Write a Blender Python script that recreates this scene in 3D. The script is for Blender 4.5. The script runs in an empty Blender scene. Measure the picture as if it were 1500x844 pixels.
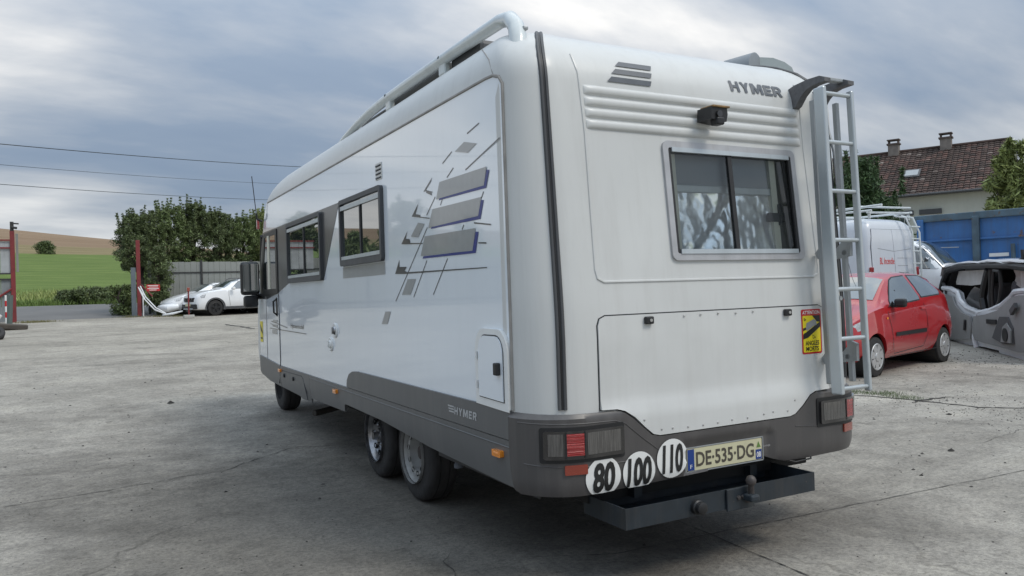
import bpy, bmesh, math, random
import numpy as np
from mathutils import Vector, Matrix
from mathutils.geometry import delaunay_2d_cdt
random.seed(7); np.random.seed(7)
S = bpy.context.scene
COL = S.collection
R = math.radians

# ------------------------------------------------------------------ camera, sky, sun, exposure
cam_d = bpy.data.cameras.new('camera'); cam = bpy.data.objects.new('camera', cam_d); COL.objects.link(cam)
cam_d.sensor_width = 36; cam_d.lens = 36*1142.3/1500; cam_d.clip_end = 3000; cam_d.clip_start = 0.05
right = Vector((0.87958714, -0.47475308, -0.03059364)); fwd = Vector((0.47506093, 0.87994683, 0.00326922)); up = right.cross(fwd)
m = Matrix((right, up, -fwd)).transposed().to_4x4(); m.translation = Vector((-2.92, -3.1, 1.43)); cam.matrix_world = m
S.camera = cam
S.view_settings.view_transform = 'Standard'; S.view_settings.look = 'None'; S.view_settings.gamma = 1; S.view_settings.exposure = 0.06
SUN_EL, SUN_AZ = 52, 150     # azimuth: degrees clockwise from +Y
W = bpy.data.worlds.new('World'); S.world = W; W.use_nodes = True
nt = W.node_tree; nt.nodes.clear(); N = nt.nodes.new; L = nt.links.new
out = N('ShaderNodeOutputWorld'); bg = N('ShaderNodeBackground'); bg.inputs[1].default_value = 0.1; L(bg.outputs[0], out.inputs[0])
sky = N('ShaderNodeTexSky'); sky.sky_type = 'NISHITA'; sky.sun_disc = False; sky.sun_elevation = R(SUN_EL); sky.sun_rotation = R(SUN_AZ); sky.air_density = 1.2; sky.dust_density = 1.5
tc = N('ShaderNodeTexCoord'); sep = N('ShaderNodeSeparateXYZ'); L(tc.outputs['Generated'], sep.inputs[0])
def mth(op, a, b=None, c=None, clamp=False):
    n = N('ShaderNodeMath'); n.operation = op; n.use_clamp = clamp
    for i, v in enumerate((a, b, c)):
        if v is None: continue
        if isinstance(v, (int, float)): n.inputs[i].default_value = v
        else: L(v, n.inputs[i])
    return n.outputs[0]
zc = mth('MAXIMUM', mth('ADD', sep.outputs[2], 0.24), 0.03)
cx = mth('DIVIDE', sep.outputs[0], zc); cy = mth('DIVIDE', sep.outputs[1], zc)
cmb = N('ShaderNodeCombineXYZ'); L(cx, cmb.inputs[0]); L(cy, cmb.inputs[1])
rotm = N('ShaderNodeMapping'); rotm.inputs['Rotation'].default_value = (0, 0, R(-28)); rotm.inputs['Scale'].default_value = (0.55, 1.15, 1); rotm.inputs['Location'].default_value = (25.2, 7.7, 0)
L(cmb.outputs[0], rotm.inputs[0])
n1 = N('ShaderNodeTexNoise'); n1.inputs['Scale'].default_value = 0.75; n1.inputs['Detail'].default_value = 9; n1.inputs['Roughness'].default_value = 0.52; n1.inputs['Distortion'].default_value = 0.35
L(rotm.outputs[0], n1.inputs['Vector'])
n2 = N('ShaderNodeTexNoise'); n2.inputs['Scale'].default_value = 2.2; n2.inputs['Detail'].default_value = 8; n2.inputs['Roughness'].default_value = 0.5
L(rotm.outputs[0], n2.inputs['Vector'])
mixn = mth('ADD', mth('MULTIPLY', n1.outputs[0], 0.72), mth('MULTIPLY', n2.outputs[0], 0.28))
hor = mth('POWER', mth('SUBTRACT', 1.0, mth('MAXIMUM', sep.outputs[2], 0.0), clamp=True), 5.5)      # brighter veil low down
mixn = mth('ADD', mth('MULTIPLY_ADD', mixn, 1.5, -0.290), mth('MULTIPLY', hor, 0.34))
rmp = N('ShaderNodeValToRGB'); L(mixn, rmp.inputs[0])
cr = rmp.color_ramp; cr.elements[0].position = 0.38; cr.elements[0].color = (0.185, 0.255, 0.375, 1)
cr.elements[1].position = 0.76; cr.elements[1].color = (0.82, 0.84, 0.86, 1)
for p, c in ((0.48, (0.215, 0.285, 0.40)), (0.55, (0.30, 0.36, 0.455)), (0.635, (0.47, 0.515, 0.58))):
    e = cr.elements.new(p); e.color = (*c, 1)
# overcast dome: brighter towards the zenith
neu = mth('POWER', mth('MAXIMUM', sep.outputs[2], 0.0), 0.8)
nm = N('ShaderNodeMix'); nm.data_type = 'RGBA'; nm.blend_type = 'MULTIPLY'; nm.inputs[7].default_value = (1.16, 1.0, 0.80, 1); L(neu, nm.inputs[0]); L(rmp.outputs[0], nm.inputs[6])
zen = mth('MULTIPLY_ADD', mth('POWER', mth('MAXIMUM', sep.outputs[2], 0.0), 1.9), 4.6, 1.0)
vs = N('ShaderNodeVectorMath'); vs.operation = 'SCALE'; L(nm.outputs[2], vs.inputs[0]); L(mth('MULTIPLY', zen, 10.0), vs.inputs['Scale'])
mx = N('ShaderNodeMix'); mx.data_type = 'RGBA'; mx.inputs[0].default_value = 0.92
L(sky.outputs[0], mx.inputs[6]); L(vs.outputs[0], mx.inputs[7]); L(mx.outputs[2], bg.inputs[0])
sun_d = bpy.data.lights.new('sun', 'SUN'); sun = bpy.data.objects.new('sun', sun_d); COL.objects.link(sun)
sun_d.energy = 1.5; sun_d.angle = R(20); sun_d.color = (1.0, 0.93, 0.82)
sd = Vector((math.sin(R(SUN_AZ))*math.cos(R(SUN_EL)), math.cos(R(SUN_AZ))*math.cos(R(SUN_EL)), math.sin(R(SUN_EL))))
sun.rotation_euler = sd.to_track_quat('Z', 'Y').to_euler()

# ------------------------------------------------------------------ helpers
def zg(y, x=0.0):
    """height of the ground"""
    if y < 2.6: return 0.0
    if y < 37: return (y-2.6)*0.0226
    if y < 50: return 0.777+(y-37)*0.046
    k = 1.0
    xs = [50, 60, 90, 172, 200, 280, 330, 420]; zs = [1.375, 1.95, 4.1, 11.4, 14.6, 24.3, 25.0, 20.0]
    z = float(np.interp(y, xs, zs))
    t = min(1, (y-50)/230)
    f = 1-0.0046*t*(x+16)
    return z*max(0.55, min(1.1, f))
def tag(o, label=None, cat=None, group=None, kind=None):
    if label: o['label'] = label
    if cat: o['category'] = cat
    if group: o['group'] = group
    if kind: o['kind'] = kind
    return o
def thing(name, label, cat, loc=(0, 0, 0), rz=0, group=None):
    o = bpy.data.objects.new(name, None); COL.objects.link(o); o.location = loc; o.rotation_euler = (0, 0, rz)
    return tag(o, label, cat, group)
def link(name, me, parent=None):
    o = bpy.data.objects.new(name, me); COL.objects.link(o)
    if parent is not None: o.parent = parent
    return o
def mk(name, v, f, mat, parent=None, smooth=False, mi=None):
    me = bpy.data.meshes.new(name); me.from_pydata([tuple(p) for p in v], [], [tuple(q) for q in f])
    for mm in (mat if isinstance(mat, (list, tuple)) else [mat]): me.materials.append(mm)
    if mi is not None: me.polygons.foreach_set('material_index', mi)
    if smooth: me.polygons.foreach_set('use_smooth', [True]*len(me.polygons))
    me.update()
    return link(name, me, parent)
class MB:
    """collects shapes into one mesh"""
    def __init__(s): s.v = []; s.f = []; s.sm = []
    def add(s, v, f, smooth=False):
        b = len(s.v); s.v += [tuple(p) for p in v]; s.f += [tuple(i+b for i in q) for q in f]; s.sm += [smooth]*len(f); return s
    def box(s, c, d, rot=None, bev=0.0):
        x, y, z = (d[0]/2, d[1]/2, d[2]/2); b = min(bev, x*.9, y*.9, z*.9)
        M = Matrix.Rotation(rot[0], 3, rot[1]) if rot and not isinstance(rot, Matrix) else (rot or Matrix.Identity(3))
        C = Vector(c)
        if b <= 0:
            v = [(sx*x, sy*y, sz*z) for sz in (-1, 1) for sy in (-1, 1) for sx in (-1, 1)]
            f = [(0, 2, 3, 1), (4, 5, 7, 6), (0, 1, 5, 4), (2, 6, 7, 3), (0, 4, 6, 2), (1, 3, 7, 5)]
        else:
            bm = bmesh.new(); bmesh.ops.create_cube(bm, size=1)
            for q in bm.verts: q.co = Vector((q.co.x*2*x, q.co.y*2*y, q.co.z*2*z))
            bmesh.ops.bevel(bm, geom=bm.edges[:], offset=b, segments=2, affect='EDGES', profile=0.5)
            v = [q.co.copy() for q in bm.verts]; bm.verts.index_update(); f = [[q.index for q in g.verts] for g in bm.faces]; bm.free()
        return s.add([C+M@Vector(p) for p in v], f)
    def tube(s, pts, r, n=8, cap=True):
        pts = [Vector(p) for p in pts]; rr = r if isinstance(r, (list, tuple)) else [r]*len(pts)
        v = []; f = []; prev = None
        for i, p in enumerate(pts):
            d = (pts[min(i+1, len(pts)-1)]-pts[max(i-1, 0)]).normalized()
            if prev is None:
                a = d.orthogonal().normalized()
            else:
                a = (prev-d*prev.dot(d)); a = a.normalized() if a.length > 1e-6 else d.orthogonal().normalized()
            prev = a; b = d.cross(a)
            for k in range(n):
                t = 2*math.pi*k/n; v.append(p+(a*math.cos(t)+b*math.sin(t))*rr[i])
        for i in range(len(pts)-1):
            for k in range(n): f.append((i*n+k, i*n+(k+1) % n, (i+1)*n+(k+1) % n, (i+1)*n+k))
        if cap: f.append(tuple(range(n-1, -1, -1))); f.append(tuple((len(pts)-1)*n+k for k in range(n)))
        return s.add(v, f, True)
    def lathe(s, prof, c, axis, n=24, closed=False):
        """prof: (along, radius); axis: unit vector"""
        ax = Vector(axis).normalized(); a = ax.orthogonal().normalized(); b = ax.cross(a); C = Vector(c); v = []; f = []
        for h, r in prof:
            for k in range(n):
                t = 2*math.pi*k/n; v.append(C+ax*h+(a*math.cos(t)+b*math.sin(t))*r)
        m_ = len(prof)
        for i in range(m_-1 if not closed else m_):
            j = (i+1) % m_
            for k in range(n): f.append((i*n+k, i*n+(k+1) % n, j*n+(k+1) % n, j*n+k))
        return s.add(v, f, True)
    def prism(s, poly, c, d, ax=(1, 0, 0), ay=(0, 0, 1)):
        """poly in (ax, ay) plane at c, extruded by vector d"""
        ax = Vector(ax); ay = Vector(ay); C = Vector(c); D = Vector(d); n = len(poly)
        v = [C+ax*p[0]+ay*p[1] for p in poly]+[C+D+ax*p[0]+ay*p[1] for p in poly]
        f = [tuple(range(n-1, -1, -1)), tuple(range(n, 2*n))]+[(i, (i+1) % n, n+(i+1) % n, n+i) for i in range(n)]
        return s.add(v, f)
    def build(s, name, mat, parent=None):
        me = bpy.data.meshes.new(name); me.from_pydata(s.v, [], s.f); me.materials.append(mat)
        me.polygons.foreach_set('use_smooth', s.sm); me.update()
        bm = bmesh.new(); bm.from_mesh(me); bmesh.ops.recalc_face_normals(bm, faces=bm.faces[:]); bm.to_mesh(me); bm.free()
        if any(s.sm): me.set_sharp_from_angle(angle=R(40))
        return link(name, me, parent)
def inpoly(p, poly):
    x, y = p; c = False; n = len(poly); j = n-1
    for i in range(n):
        xi, yi = poly[i]; xj, yj = poly[j]
        if (yi > y) != (yj > y) and x < (xj-xi)*(y-yi)/(yj-yi)+xi: c = not c
        j = i
    return c
def dens(poly, step):
    o = []
    for i in range(len(poly)):
        a, b = poly[i], poly[(i+1) % len(poly)]; n = max(1, int(math.hypot(b[0]-a[0], b[1]-a[1])/step+.5))
        for k in range(n): o.append((a[0]+(b[0]-a[0])*k/n, a[1]+(b[1]-a[1])*k/n))
    return o
def patch_data(poly, fmap, step=.08, off=.004, back=0.0, holes=(), offf=None):
    loops = [dens(poly, step)]+[dens(h, step) for h in holes]
    pts = []; edges = []
    for lp in loops:
        b = len(pts); pts += lp; edges += [(b+i, b+(i+1) % len(lp)) for i in range(len(lp))]
    xs = [p[0] for p in poly]; ys = [p[1] for p in poly]
    nx = int((max(xs)-min(xs))/step); ny = int((max(ys)-min(ys))/step)
    for i in range(1, nx+1):
        for j in range(1, ny+1):
            p = (min(xs)+i*(max(xs)-min(xs))/(nx+1), min(ys)+j*(max(ys)-min(ys))/(ny+1))
            if inpoly(p, loops[0]) and not any(inpoly(p, h) for h in loops[1:]):
                if min((p[0]-q[0])**2+(p[1]-q[1])**2 for q in pts[:sum(len(l) for l in loops)]) > (step*.35)**2: pts.append(p)
    r = delaunay_2d_cdt([Vector(p) for p in pts], edges, [], 0, 1e-6)
    V, F = r[0], r[2]; tris = []
    for f in F:
        c = (sum(V[i][0] for i in f)/len(f), sum(V[i][1] for i in f)/len(f))
        if inpoly(c, loops[0]) and not any(inpoly(c, h) for h in loops[1:]): tris.append(tuple(f))
    e = 1e-3; P = []; Nn = []
    for q in V:
        p = Vector(fmap(q[0], q[1])); du = Vector(fmap(q[0]+e, q[1]))-Vector(fmap(q[0]-e, q[1])); dv = Vector(fmap(q[0], q[1]+e))-Vector(fmap(q[0], q[1]-e))
        n = du.cross(dv); n.normalize(); o = off+(offf(q[0], q[1]) if offf else 0); P.append(p+n*o); Nn.append(n)
    cnt = {}
    for f in tris:
        for i in range(len(f)):
            a, b = f[i], f[(i+1) % len(f)]; cnt[(a, b)] = 1
    bd = [k for k in cnt if (k[1], k[0]) not in cnt]
    nv = len(P); idx = {}; fs = list(tris); sm = [True]*len(tris)
    if back is not None:
        for a, b in bd:
            for w in (a, b):
                if w not in idx:
                    idx[w] = len(P); q = V[w]; P.append(Vector(fmap(q[0], q[1]))+Nn[w]*back)
        for a, b in bd: fs.append((b, a, idx[a], idx[b])); sm.append(False)
    return P, fs, sm
def patch(name, poly, fmap, mat, parent=None, **k):
    P, fs, sm = patch_data(poly, fmap, **k)
    me = bpy.data.meshes.new(name); me.from_pydata([tuple(p) for p in P], [], fs); me.materials.append(mat)
    me.polygons.foreach_set('use_smooth', sm); me.update(); me.set_sharp_from_angle(angle=R(38))
    return link(name, me, parent)
def rrect(x0, x1, y0, y1, r, n=5):
    o = []
    for cx_, cy_, a0 in ((x1-r, y0+r, -90), (x1-r, y1-r, 0), (x0+r, y1-r, 90), (x0+r, y0+r, 180)):
        for k in range(n+1): a = R(a0+90*k/n); o.append((cx_+r*math.cos(a), cy_+r*math.sin(a)))
    return o
def circ(cx_, cy_, r, n=28, ry=None): return [(cx_+r*math.cos(2*math.pi*k/n), cy_+(ry or r)*math.sin(2*math.pi*k/n)) for k in range(n)]
def stroke(pts, w):
    """polyline -> list of thin quads"""
    o = []
    for a, b in zip(pts[:-1], pts[1:]):
        dx, dy = b[0]-a[0], b[1]-a[1]; l = math.hypot(dx, dy) or 1; nx, ny = -dy/l*w/2, dx/l*w/2
        o.append([(a[0]-nx, a[1]-ny), (b[0]-nx, b[1]-ny), (b[0]+nx, b[1]+ny), (a[0]+nx, a[1]+ny)])
    return o
def multi(name, polys, fmap, mat, parent=None, off=.004, back=None, step=.1):
    """several flat prints as one part"""
    v = []; f = []
    for p in polys:
        P, fs, _ = patch_data(p, fmap, step=step, off=off, back=back); b = len(v); v += P; f += [tuple(i+b for i in q) for q in fs]
    return mk(name, v, f, mat, parent)
_txt = {}
def text_polys(s, bold=0.0, shear=0.0):
    k = (s, bold, shear)
    if k in _txt: return _txt[k]
    cu = bpy.data.curves.new('lettering', 'FONT'); cu.body = s; cu.offset = bold; cu.shear = shear; cu.resolution_u = 3; cu.fill_mode = 'FRONT'
    o = bpy.data.objects.new('lettering', cu); COL.objects.link(o); dg = bpy.context.evaluated_depsgraph_get(); me = bpy.data.meshes.new_from_object(o.evaluated_get(dg))
    v = [(p.co.x, p.co.y) for p in me.vertices]; f = [tuple(p.vertices) for p in me.polygons]
    bpy.data.objects.remove(o); bpy.data.curves.remove(cu); bpy.data.meshes.remove(me)
    x0 = min(p[0] for p in v); x1 = max(p[0] for p in v); y0 = min(p[1] for p in v); y1 = max(p[1] for p in v)
    v = [((p[0]-x0)/(x1-x0), (p[1]-y0)/(y1-y0)) for p in v]
    _txt[k] = (v, f); return _txt[k]
def text(name, s, u0, v0, w, h, fmap, mat, parent=None, off=.006, bold=0.0, shear=0.0, slope=0.0):
    v, f = text_polys(s, bold, shear); P = []
    e = 1e-3
    for a, b in v:
        u, vv = u0+a*w, v0+b*h+slope*a*w
        p = Vector(fmap(u, vv)); n = (Vector(fmap(u+e, vv))-p).cross(Vector(fmap(u, vv+e))-p).normalized(); P.append(p+n*off)
    return mk(name, P, f, mat, parent)
LETTERS = {'H': ([(0, 0), (.28, 0), (.28, .38), (.72, .38), (.72, 0), (1, 0), (1, 1), (.72, 1), (.72, .62), (.28, .62), (.28, 1), (0, 1)], None),
 'Y': ([(.36, 0), (.64, 0), (.64, .42), (1, 1), (.68, 1), (.5, .66), (.32, 1), (0, 1), (.36, .42)], None),
 'M': ([(0, 0), (.24, 0), (.24, .58), (.42, .08), (.58, .08), (.76, .58), (.76, 0), (1, 0), (1, 1), (.70, 1), (.5, .45), (.30, 1), (0, 1)], None),
 'E': ([(0, 0), (1, 0), (1, .23), (.30, .23), (.30, .39), (.9, .39), (.9, .61), (.30, .61), (.30, .77), (1, .77), (1, 1), (0, 1)], None),
 'R': ([(0, 0), (.28, 0), (.28, .36), (.45, .36), (.68, 0), (1, 0), (.74, .40), (.92, .50), (.98, .68), (.92, .88), (.72, 1), (0, 1)], [(.28, .57), (.28, .79), (.62, .79), (.68, .68), (.62, .57)])}
def maker_letters(name, u0, v0, w, h, fmap, mat, parent, off, shear=0.0, gap=.055):
    wd = {'H': .19, 'Y': .19, 'M': .25, 'E': .165, 'R': .19}; tot = sum(wd.values())+gap*4*.5; x = 0; V = []; F = []
    for c in 'HYMER':
        o, hole = LETTERS[c]; f_ = lambda p: (u0+(x+p[0]*wd[c])/tot*w+shear*p[1]*h, v0+p[1]*h)
        P, fs, _ = patch_data([f_(p) for p in o], fmap, step=.05, off=off, back=None, holes=[[f_(p) for p in hole]] if hole else ())
        b = len(V); V += P; F += [tuple(i+b for i in q) for q in fs]; x += wd[c]+gap*.5
    return mk(name, V, F, mat, parent)
def slice_2d(v, f, nx=8, ny=10):
    bm = bmesh.new(); vs_ = [bm.verts.new((a, b, 0)) for a, b in v]
    for q in f:
        try: bm.faces.new([vs_[i] for i in q])
        except ValueError: pass
    for k in range(1, ny): bmesh.ops.bisect_plane(bm, geom=bm.verts[:]+bm.edges[:]+bm.faces[:], plane_co=(0, k/ny, 0), plane_no=(0, 1, 0))
    for k in range(1, nx): bmesh.ops.bisect_plane(bm, geom=bm.verts[:]+bm.edges[:]+bm.faces[:], plane_co=(k/nx, 0, 0), plane_no=(1, 0, 0))
    bm.verts.index_update(); v2 = [(q.co.x, q.co.y) for q in bm.verts]; f2 = [tuple(q.index for q in g.verts) for g in bm.faces]; bm.free(); return v2, f2
def boolcut(o, cutters, op='DIFFERENCE'):
    for c in cutters:
        md = o.modifiers.new('cut', 'BOOLEAN'); md.operation = op; md.object = c; md.solver = 'EXACT'
    dg = bpy.context.evaluated_depsgraph_get(); me = bpy.data.meshes.new_from_object(o.evaluated_get(dg)); o.modifiers.clear(); o.data = me
    for c in cutters: bpy.data.objects.remove(c)
    me.set_sharp_from_angle(angle=R(35))
    return o
def copy_tree(o, parent=None):
    c = o.copy(); COL.objects.link(c); c.parent = parent
    for ch in [q for q in bpy.data.objects if q.parent is o]: copy_tree(ch, c)
    return c

# ------------------------------------------------------------------ materials
_m = {}
def pm(name, col, rough=.5, metal=0., coat=0., spec=.5, var=0., vscale=3., bump=0., bscale=60., dirt=0., dcol=(.12, .11, .1), island=0., ior=None, stretch=None, emit=0., coat_r=.05, spots=None):
    if name in _m: return _m[name]
    mt = bpy.data.materials.new(name); mt.use_nodes = True; t = mt.node_tree; b = t.nodes['Principled BSDF']; n = t.nodes.new; l = t.links.new
    b.inputs['Base Color'].default_value = (*col, 1); b.inputs['Roughness'].default_value = rough; b.inputs['Metallic'].default_value = metal
    b.inputs['Coat Weight'].default_value = coat; b.inputs['Coat Roughness'].default_value = coat_r; b.inputs['Specular IOR Level'].default_value = spec
    if ior: b.inputs['IOR'].default_value = ior
    tcn = n('ShaderNodeTexCoord'); vec = tcn.outputs['Object']
    if stretch:
        mp = n('ShaderNodeMapping'); mp.inputs['Scale'].default_value = stretch; l(vec, mp.inputs[0]); vecs = mp.outputs[0]
    else: vecs = vec
    cur = None
    if var:
        nz = n('ShaderNodeTexNoise'); nz.inputs['Scale'].default_value = vscale; nz.inputs['Detail'].default_value = 6; l(vecs, nz.inputs['Vector'])
        rp = n('ShaderNodeValToRGB'); rp.color_ramp.elements[0].position = .3; rp.color_ramp.elements[1].position = .7
        rp.color_ramp.elements[0].color = (*[max(0, c*(1-var)) for c in col], 1); rp.color_ramp.elements[1].color = (*[min(1, c*(1+var)) for c in col], 1)
        l(nz.outputs[0], rp.inputs[0]); cur = rp.outputs[0]
        rr = n('ShaderNodeMapRange'); rr.inputs[3].default_value = max(.02, rough*.85); rr.inputs[4].default_value = min(1, rough*1.2); l(nz.outputs[0], rr.inputs[0]); l(rr.outputs[0], b.inputs['Roughness'])
    if island:
        g = n('ShaderNodeNewGeometry'); mr = n('ShaderNodeMapRange'); mr.inputs[3].default_value = 1-island; mr.inputs[4].default_value = 1+island; l(g.outputs['Random Per Island'], mr.inputs[0])
        sc = n('ShaderNodeVectorMath'); sc.operation = 'SCALE'
        if cur: l(cur, sc.inputs[0])
        else: sc.inputs[0].default_value = col
        l(mr.outputs[0], sc.inputs['Scale']); cur = sc.outputs[0]
    if dirt:
        nz = n('ShaderNodeTexNoise'); nz.inputs['Scale'].default_value = 2.3; nz.inputs['Detail'].default_value = 10; nz.inputs['Roughness'].default_value = .68
        mp = n('ShaderNodeMapping'); mp.inputs['Scale'].default_value = (5, 5, .35); l(vec, mp.inputs[0]); l(mp.outputs[0], nz.inputs['Vector'])
        mr = n('ShaderNodeMapRange'); mr.inputs[1].default_value = .48; mr.inputs[2].default_value = .75; mr.inputs[4].default_value = dirt; l(nz.outputs[0], mr.inputs[0])
        mxx = n('ShaderNodeMix'); mxx.data_type = 'RGBA'; l(mr.outputs[0], mxx.inputs[0]); mxx.inputs[7].default_value = (*dcol, 1)
        if cur: l(cur, mxx.inputs[6])
        else: mxx.inputs[6].default_value = (*col, 1)
        cur = mxx.outputs[2]
    if spots:
        sc_, th, scol = spots
        nz = n('ShaderNodeTexNoise'); nz.inputs['Scale'].default_value = sc_; nz.inputs['Detail'].default_value = 8; nz.inputs['Roughness'].default_value = .6; l(vec, nz.inputs['Vector'])
        mr = n('ShaderNodeMapRange'); mr.inputs[1].default_value = th; mr.inputs[2].default_value = th+.05; l(nz.outputs[0], mr.inputs[0])
        mxx = n('ShaderNodeMix'); mxx.data_type = 'RGBA'; l(mr.outputs[0], mxx.inputs[0]); mxx.inputs[7].default_value = (*scol, 1)
        if cur: l(cur, mxx.inputs[6])
        else: mxx.inputs[6].default_value = (*col, 1)
        cur = mxx.outputs[2]
    if cur: l(cur, b.inputs['Base Color'])
    if bump:
        nz = n('ShaderNodeTexNoise'); nz.inputs['Scale'].default_value = bscale; nz.inputs['Detail'].default_value = 5; l(vecs, nz.inputs['Vector'])
        bp = n('ShaderNodeBump'); bp.inputs['Strength'].default_value = bump; bp.inputs['Distance'].default_value = .01; l(nz.outputs[0], bp.inputs['Height']); l(bp.outputs[0], b.inputs['Normal'])
    if emit: b.inputs['Emission Color'].default_value = (*col, 1); b.inputs['Emission Strength'].default_value = emit
    _m[name] = mt; return mt
def glass_mat(name, tint=(.8, .85, .84), base=.06, k=1.0):
    mt = bpy.data.materials.new(name); mt.use_nodes = True; t = mt.node_tree; t.nodes.clear(); n = t.nodes.new; l = t.links.new
    o = n('ShaderNodeOutputMaterial'); mi_ = n('ShaderNodeMixShader'); tr = n('ShaderNodeBsdfTransparent'); gl = n('ShaderNodeBsdfGlossy'); fr = n('ShaderNodeFresnel')
    tr.inputs[0].default_value = (*tint, 1); gl.inputs['Roughness'].default_value = .02; fr.inputs[0].default_value = 1.5
    ma = n('ShaderNodeMath'); ma.operation = 'MULTIPLY_ADD'; ma.inputs[1].default_value = k; ma.inputs[2].default_value = base; ma.use_clamp = True
    l(fr.outputs[0], ma.inputs[0]); l(ma.outputs[0], mi_.inputs[0]); l(tr.outputs[0], mi_.inputs[1]); l(gl.outputs[0], mi_.inputs[2]); l(mi_.outputs[0], o.inputs[0])
    return mt
M_shell = pm('motorhome gelcoat', (.60, .605, .59), rough=.40, coat=.2, coat_r=.2, var=.05, vscale=1.3, dirt=.17, dcol=(.33, .31, .28))
M_side = pm('motorhome side sheet', (.78, .83, .88), rough=.14, coat=1.0, coat_r=.03, var=.02, vscale=1.0, dirt=.04, dcol=(.4, .4, .38))
M_hatch = pm('hatch gelcoat', (.62, .625, .61), rough=.38, coat=.2, coat_r=.2, var=.05, dirt=.15, dcol=(.35, .33, .3))
M_skirt = pm('skirt grey', (.112, .113, .114), rough=.42, coat=.15, coat_r=.3, var=.06, dirt=.35, dcol=(.19, .18, .165), bump=.03)
M_bumper = pm('bumper grey', (.072, .067, .066), rough=.40, coat=.2, coat_r=.3, var=.06, dirt=.3, dcol=(.17, .16, .15))
M_band = pm('dark window band', (.05, .052, .055), rough=.35, coat=.4, coat_r=.1, var=.05)
M_black = pm('black plastic', (.014, .014, .015), rough=.45, var=.1)
M_seal = pm('rubber seal', (.02, .02, .022), rough=.6)
M_seam = pm('seam sealant', (.30, .285, .265), rough=.6, var=.2, vscale=8)
M_dark = pm('underbody', (.02, .02, .02), rough=.85, var=.3)
M_alu = pm('aluminium', (.52, .56, .58), rough=.38, metal=.55, var=.05, vscale=5, dirt=.15)
M_alu2 = pm('aluminium dull', (.38, .40, .41), rough=.5, metal=.5, var=.1, dirt=.3)
M_frame = pm('window frame alloy', (.46, .46, .47), rough=.4, metal=.4, var=.08, vscale=10, dirt=.3, dcol=(.2, .16, .13), spots=(14, .72, (.23, .10, .04)))
M_rail = pm('rack white', (.60, .64, .64), rough=.3, coat=.5, var=.05, dirt=.2)
M_dgrey = pm('dark grey plastic', (.06, .062, .066), rough=.5, var=.15, dirt=.3, dcol=(.14, .14, .14))
M_decal = pm('decal grey', (.30, .31, .315), rough=.3, coat=.6, var=.05, vscale=20)
M_decald = pm('decal dark', (.035, .038, .045), rough=.3, coat=.6)
M_blue = pm('decal blue', (.006, .022, .20), rough=.35, coat=.2)
M_logo = pm('logo grey', (.10, .11, .125), rough=.4, var=.1, vscale=30)
M_logow = pm('logo light', (.42, .42, .42), rough=.4)
M_tyre = pm('tyre', (.024, .023, .023), rough=.75, var=.35, vscale=14, bump=.6, bscale=26, dirt=.3, dcol=(.07, .065, .06))
M_steel = pm('steel wheel', (.33, .33, .32), rough=.5, metal=.25, var=.2, vscale=9, dirt=.75, dcol=(.09, .07, .055))
M_chrome = pm('chrome', (.30, .30, .31), rough=.28, metal=.9, var=.4, vscale=15, dirt=.7, dcol=(.05, .045, .04))
M_trim = pm('wheel trim silver', (.50, .50, .50), rough=.35, metal=.4, dirt=.2)
M_orange = pm('amber lens', (.85, .27, .02), rough=.2, coat=1)
M_redl = pm('red lens', (.32, .008, .008), rough=.18, coat=1, bump=1.0, bscale=3, stretch=(.2, .2, 60), var=.3, vscale=12)
M_redr = pm('reflector red', (.26, .035, .015), rough=.25, coat=1, bump=.3, bscale=300)
M_smoke = pm('smoked lens', (.022, .020, .02), rough=.2, coat=1, var=.5, vscale=14)
M_white = pm('white print', (.78, .78, .76), rough=.4, dirt=.1)
M_plate = pm('plate cream', (.60, .57, .38), rough=.4, dirt=.15)
M_plateb = pm('plate blue', (.01, .045, .22), rough=.4)
M_ink = pm('black print', (.016, .016, .016), rough=.45)
M_yel = pm('sticker yellow', (.80, .66, .02), rough=.35)
M_red = pm('sticker red', (.50, .02, .025), rough=.35)
M_tray = pm('tow tray paint', (.014, .021, .028), rough=.55, coat=.1, var=.2, vscale=12, dirt=.35, dcol=(.09, .075, .06), spots=(22, .70, (.13, .10, .08)))
M_ball = pm('tow ball', (.085, .075, .072), rough=.55, metal=.5, var=.3, vscale=30)
M_glass = glass_mat('clear window', (.90, .94, .94), .03, 1.0)
M_sglass = pm('tinted acrylic', (.030, .040, .038), rough=.02, coat=1.0, coat_r=.0, spec=1.0, ior=1.75)
M_cglass = pm('car glass', (.065, .082, .082), rough=.03, coat=1.0, coat_r=.0, spec=1.0, ior=1.9, var=.35, vscale=2.2)
M_cream = pm('cream trim', (.62, .60, .50), rough=.5)
M_blind = pm('grey blind', (.27, .285, .30), rough=.8, var=.05)
M_foil = pm('crumpled foil', (.93, .95, .96), rough=.16, metal=.70, bump=.2, bscale=9, stretch=(1, 1, 1.6))
M_bolt = pm('rivet', (.55, .54, .52), rough=.35, metal=.6, dirt=.3)

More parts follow.
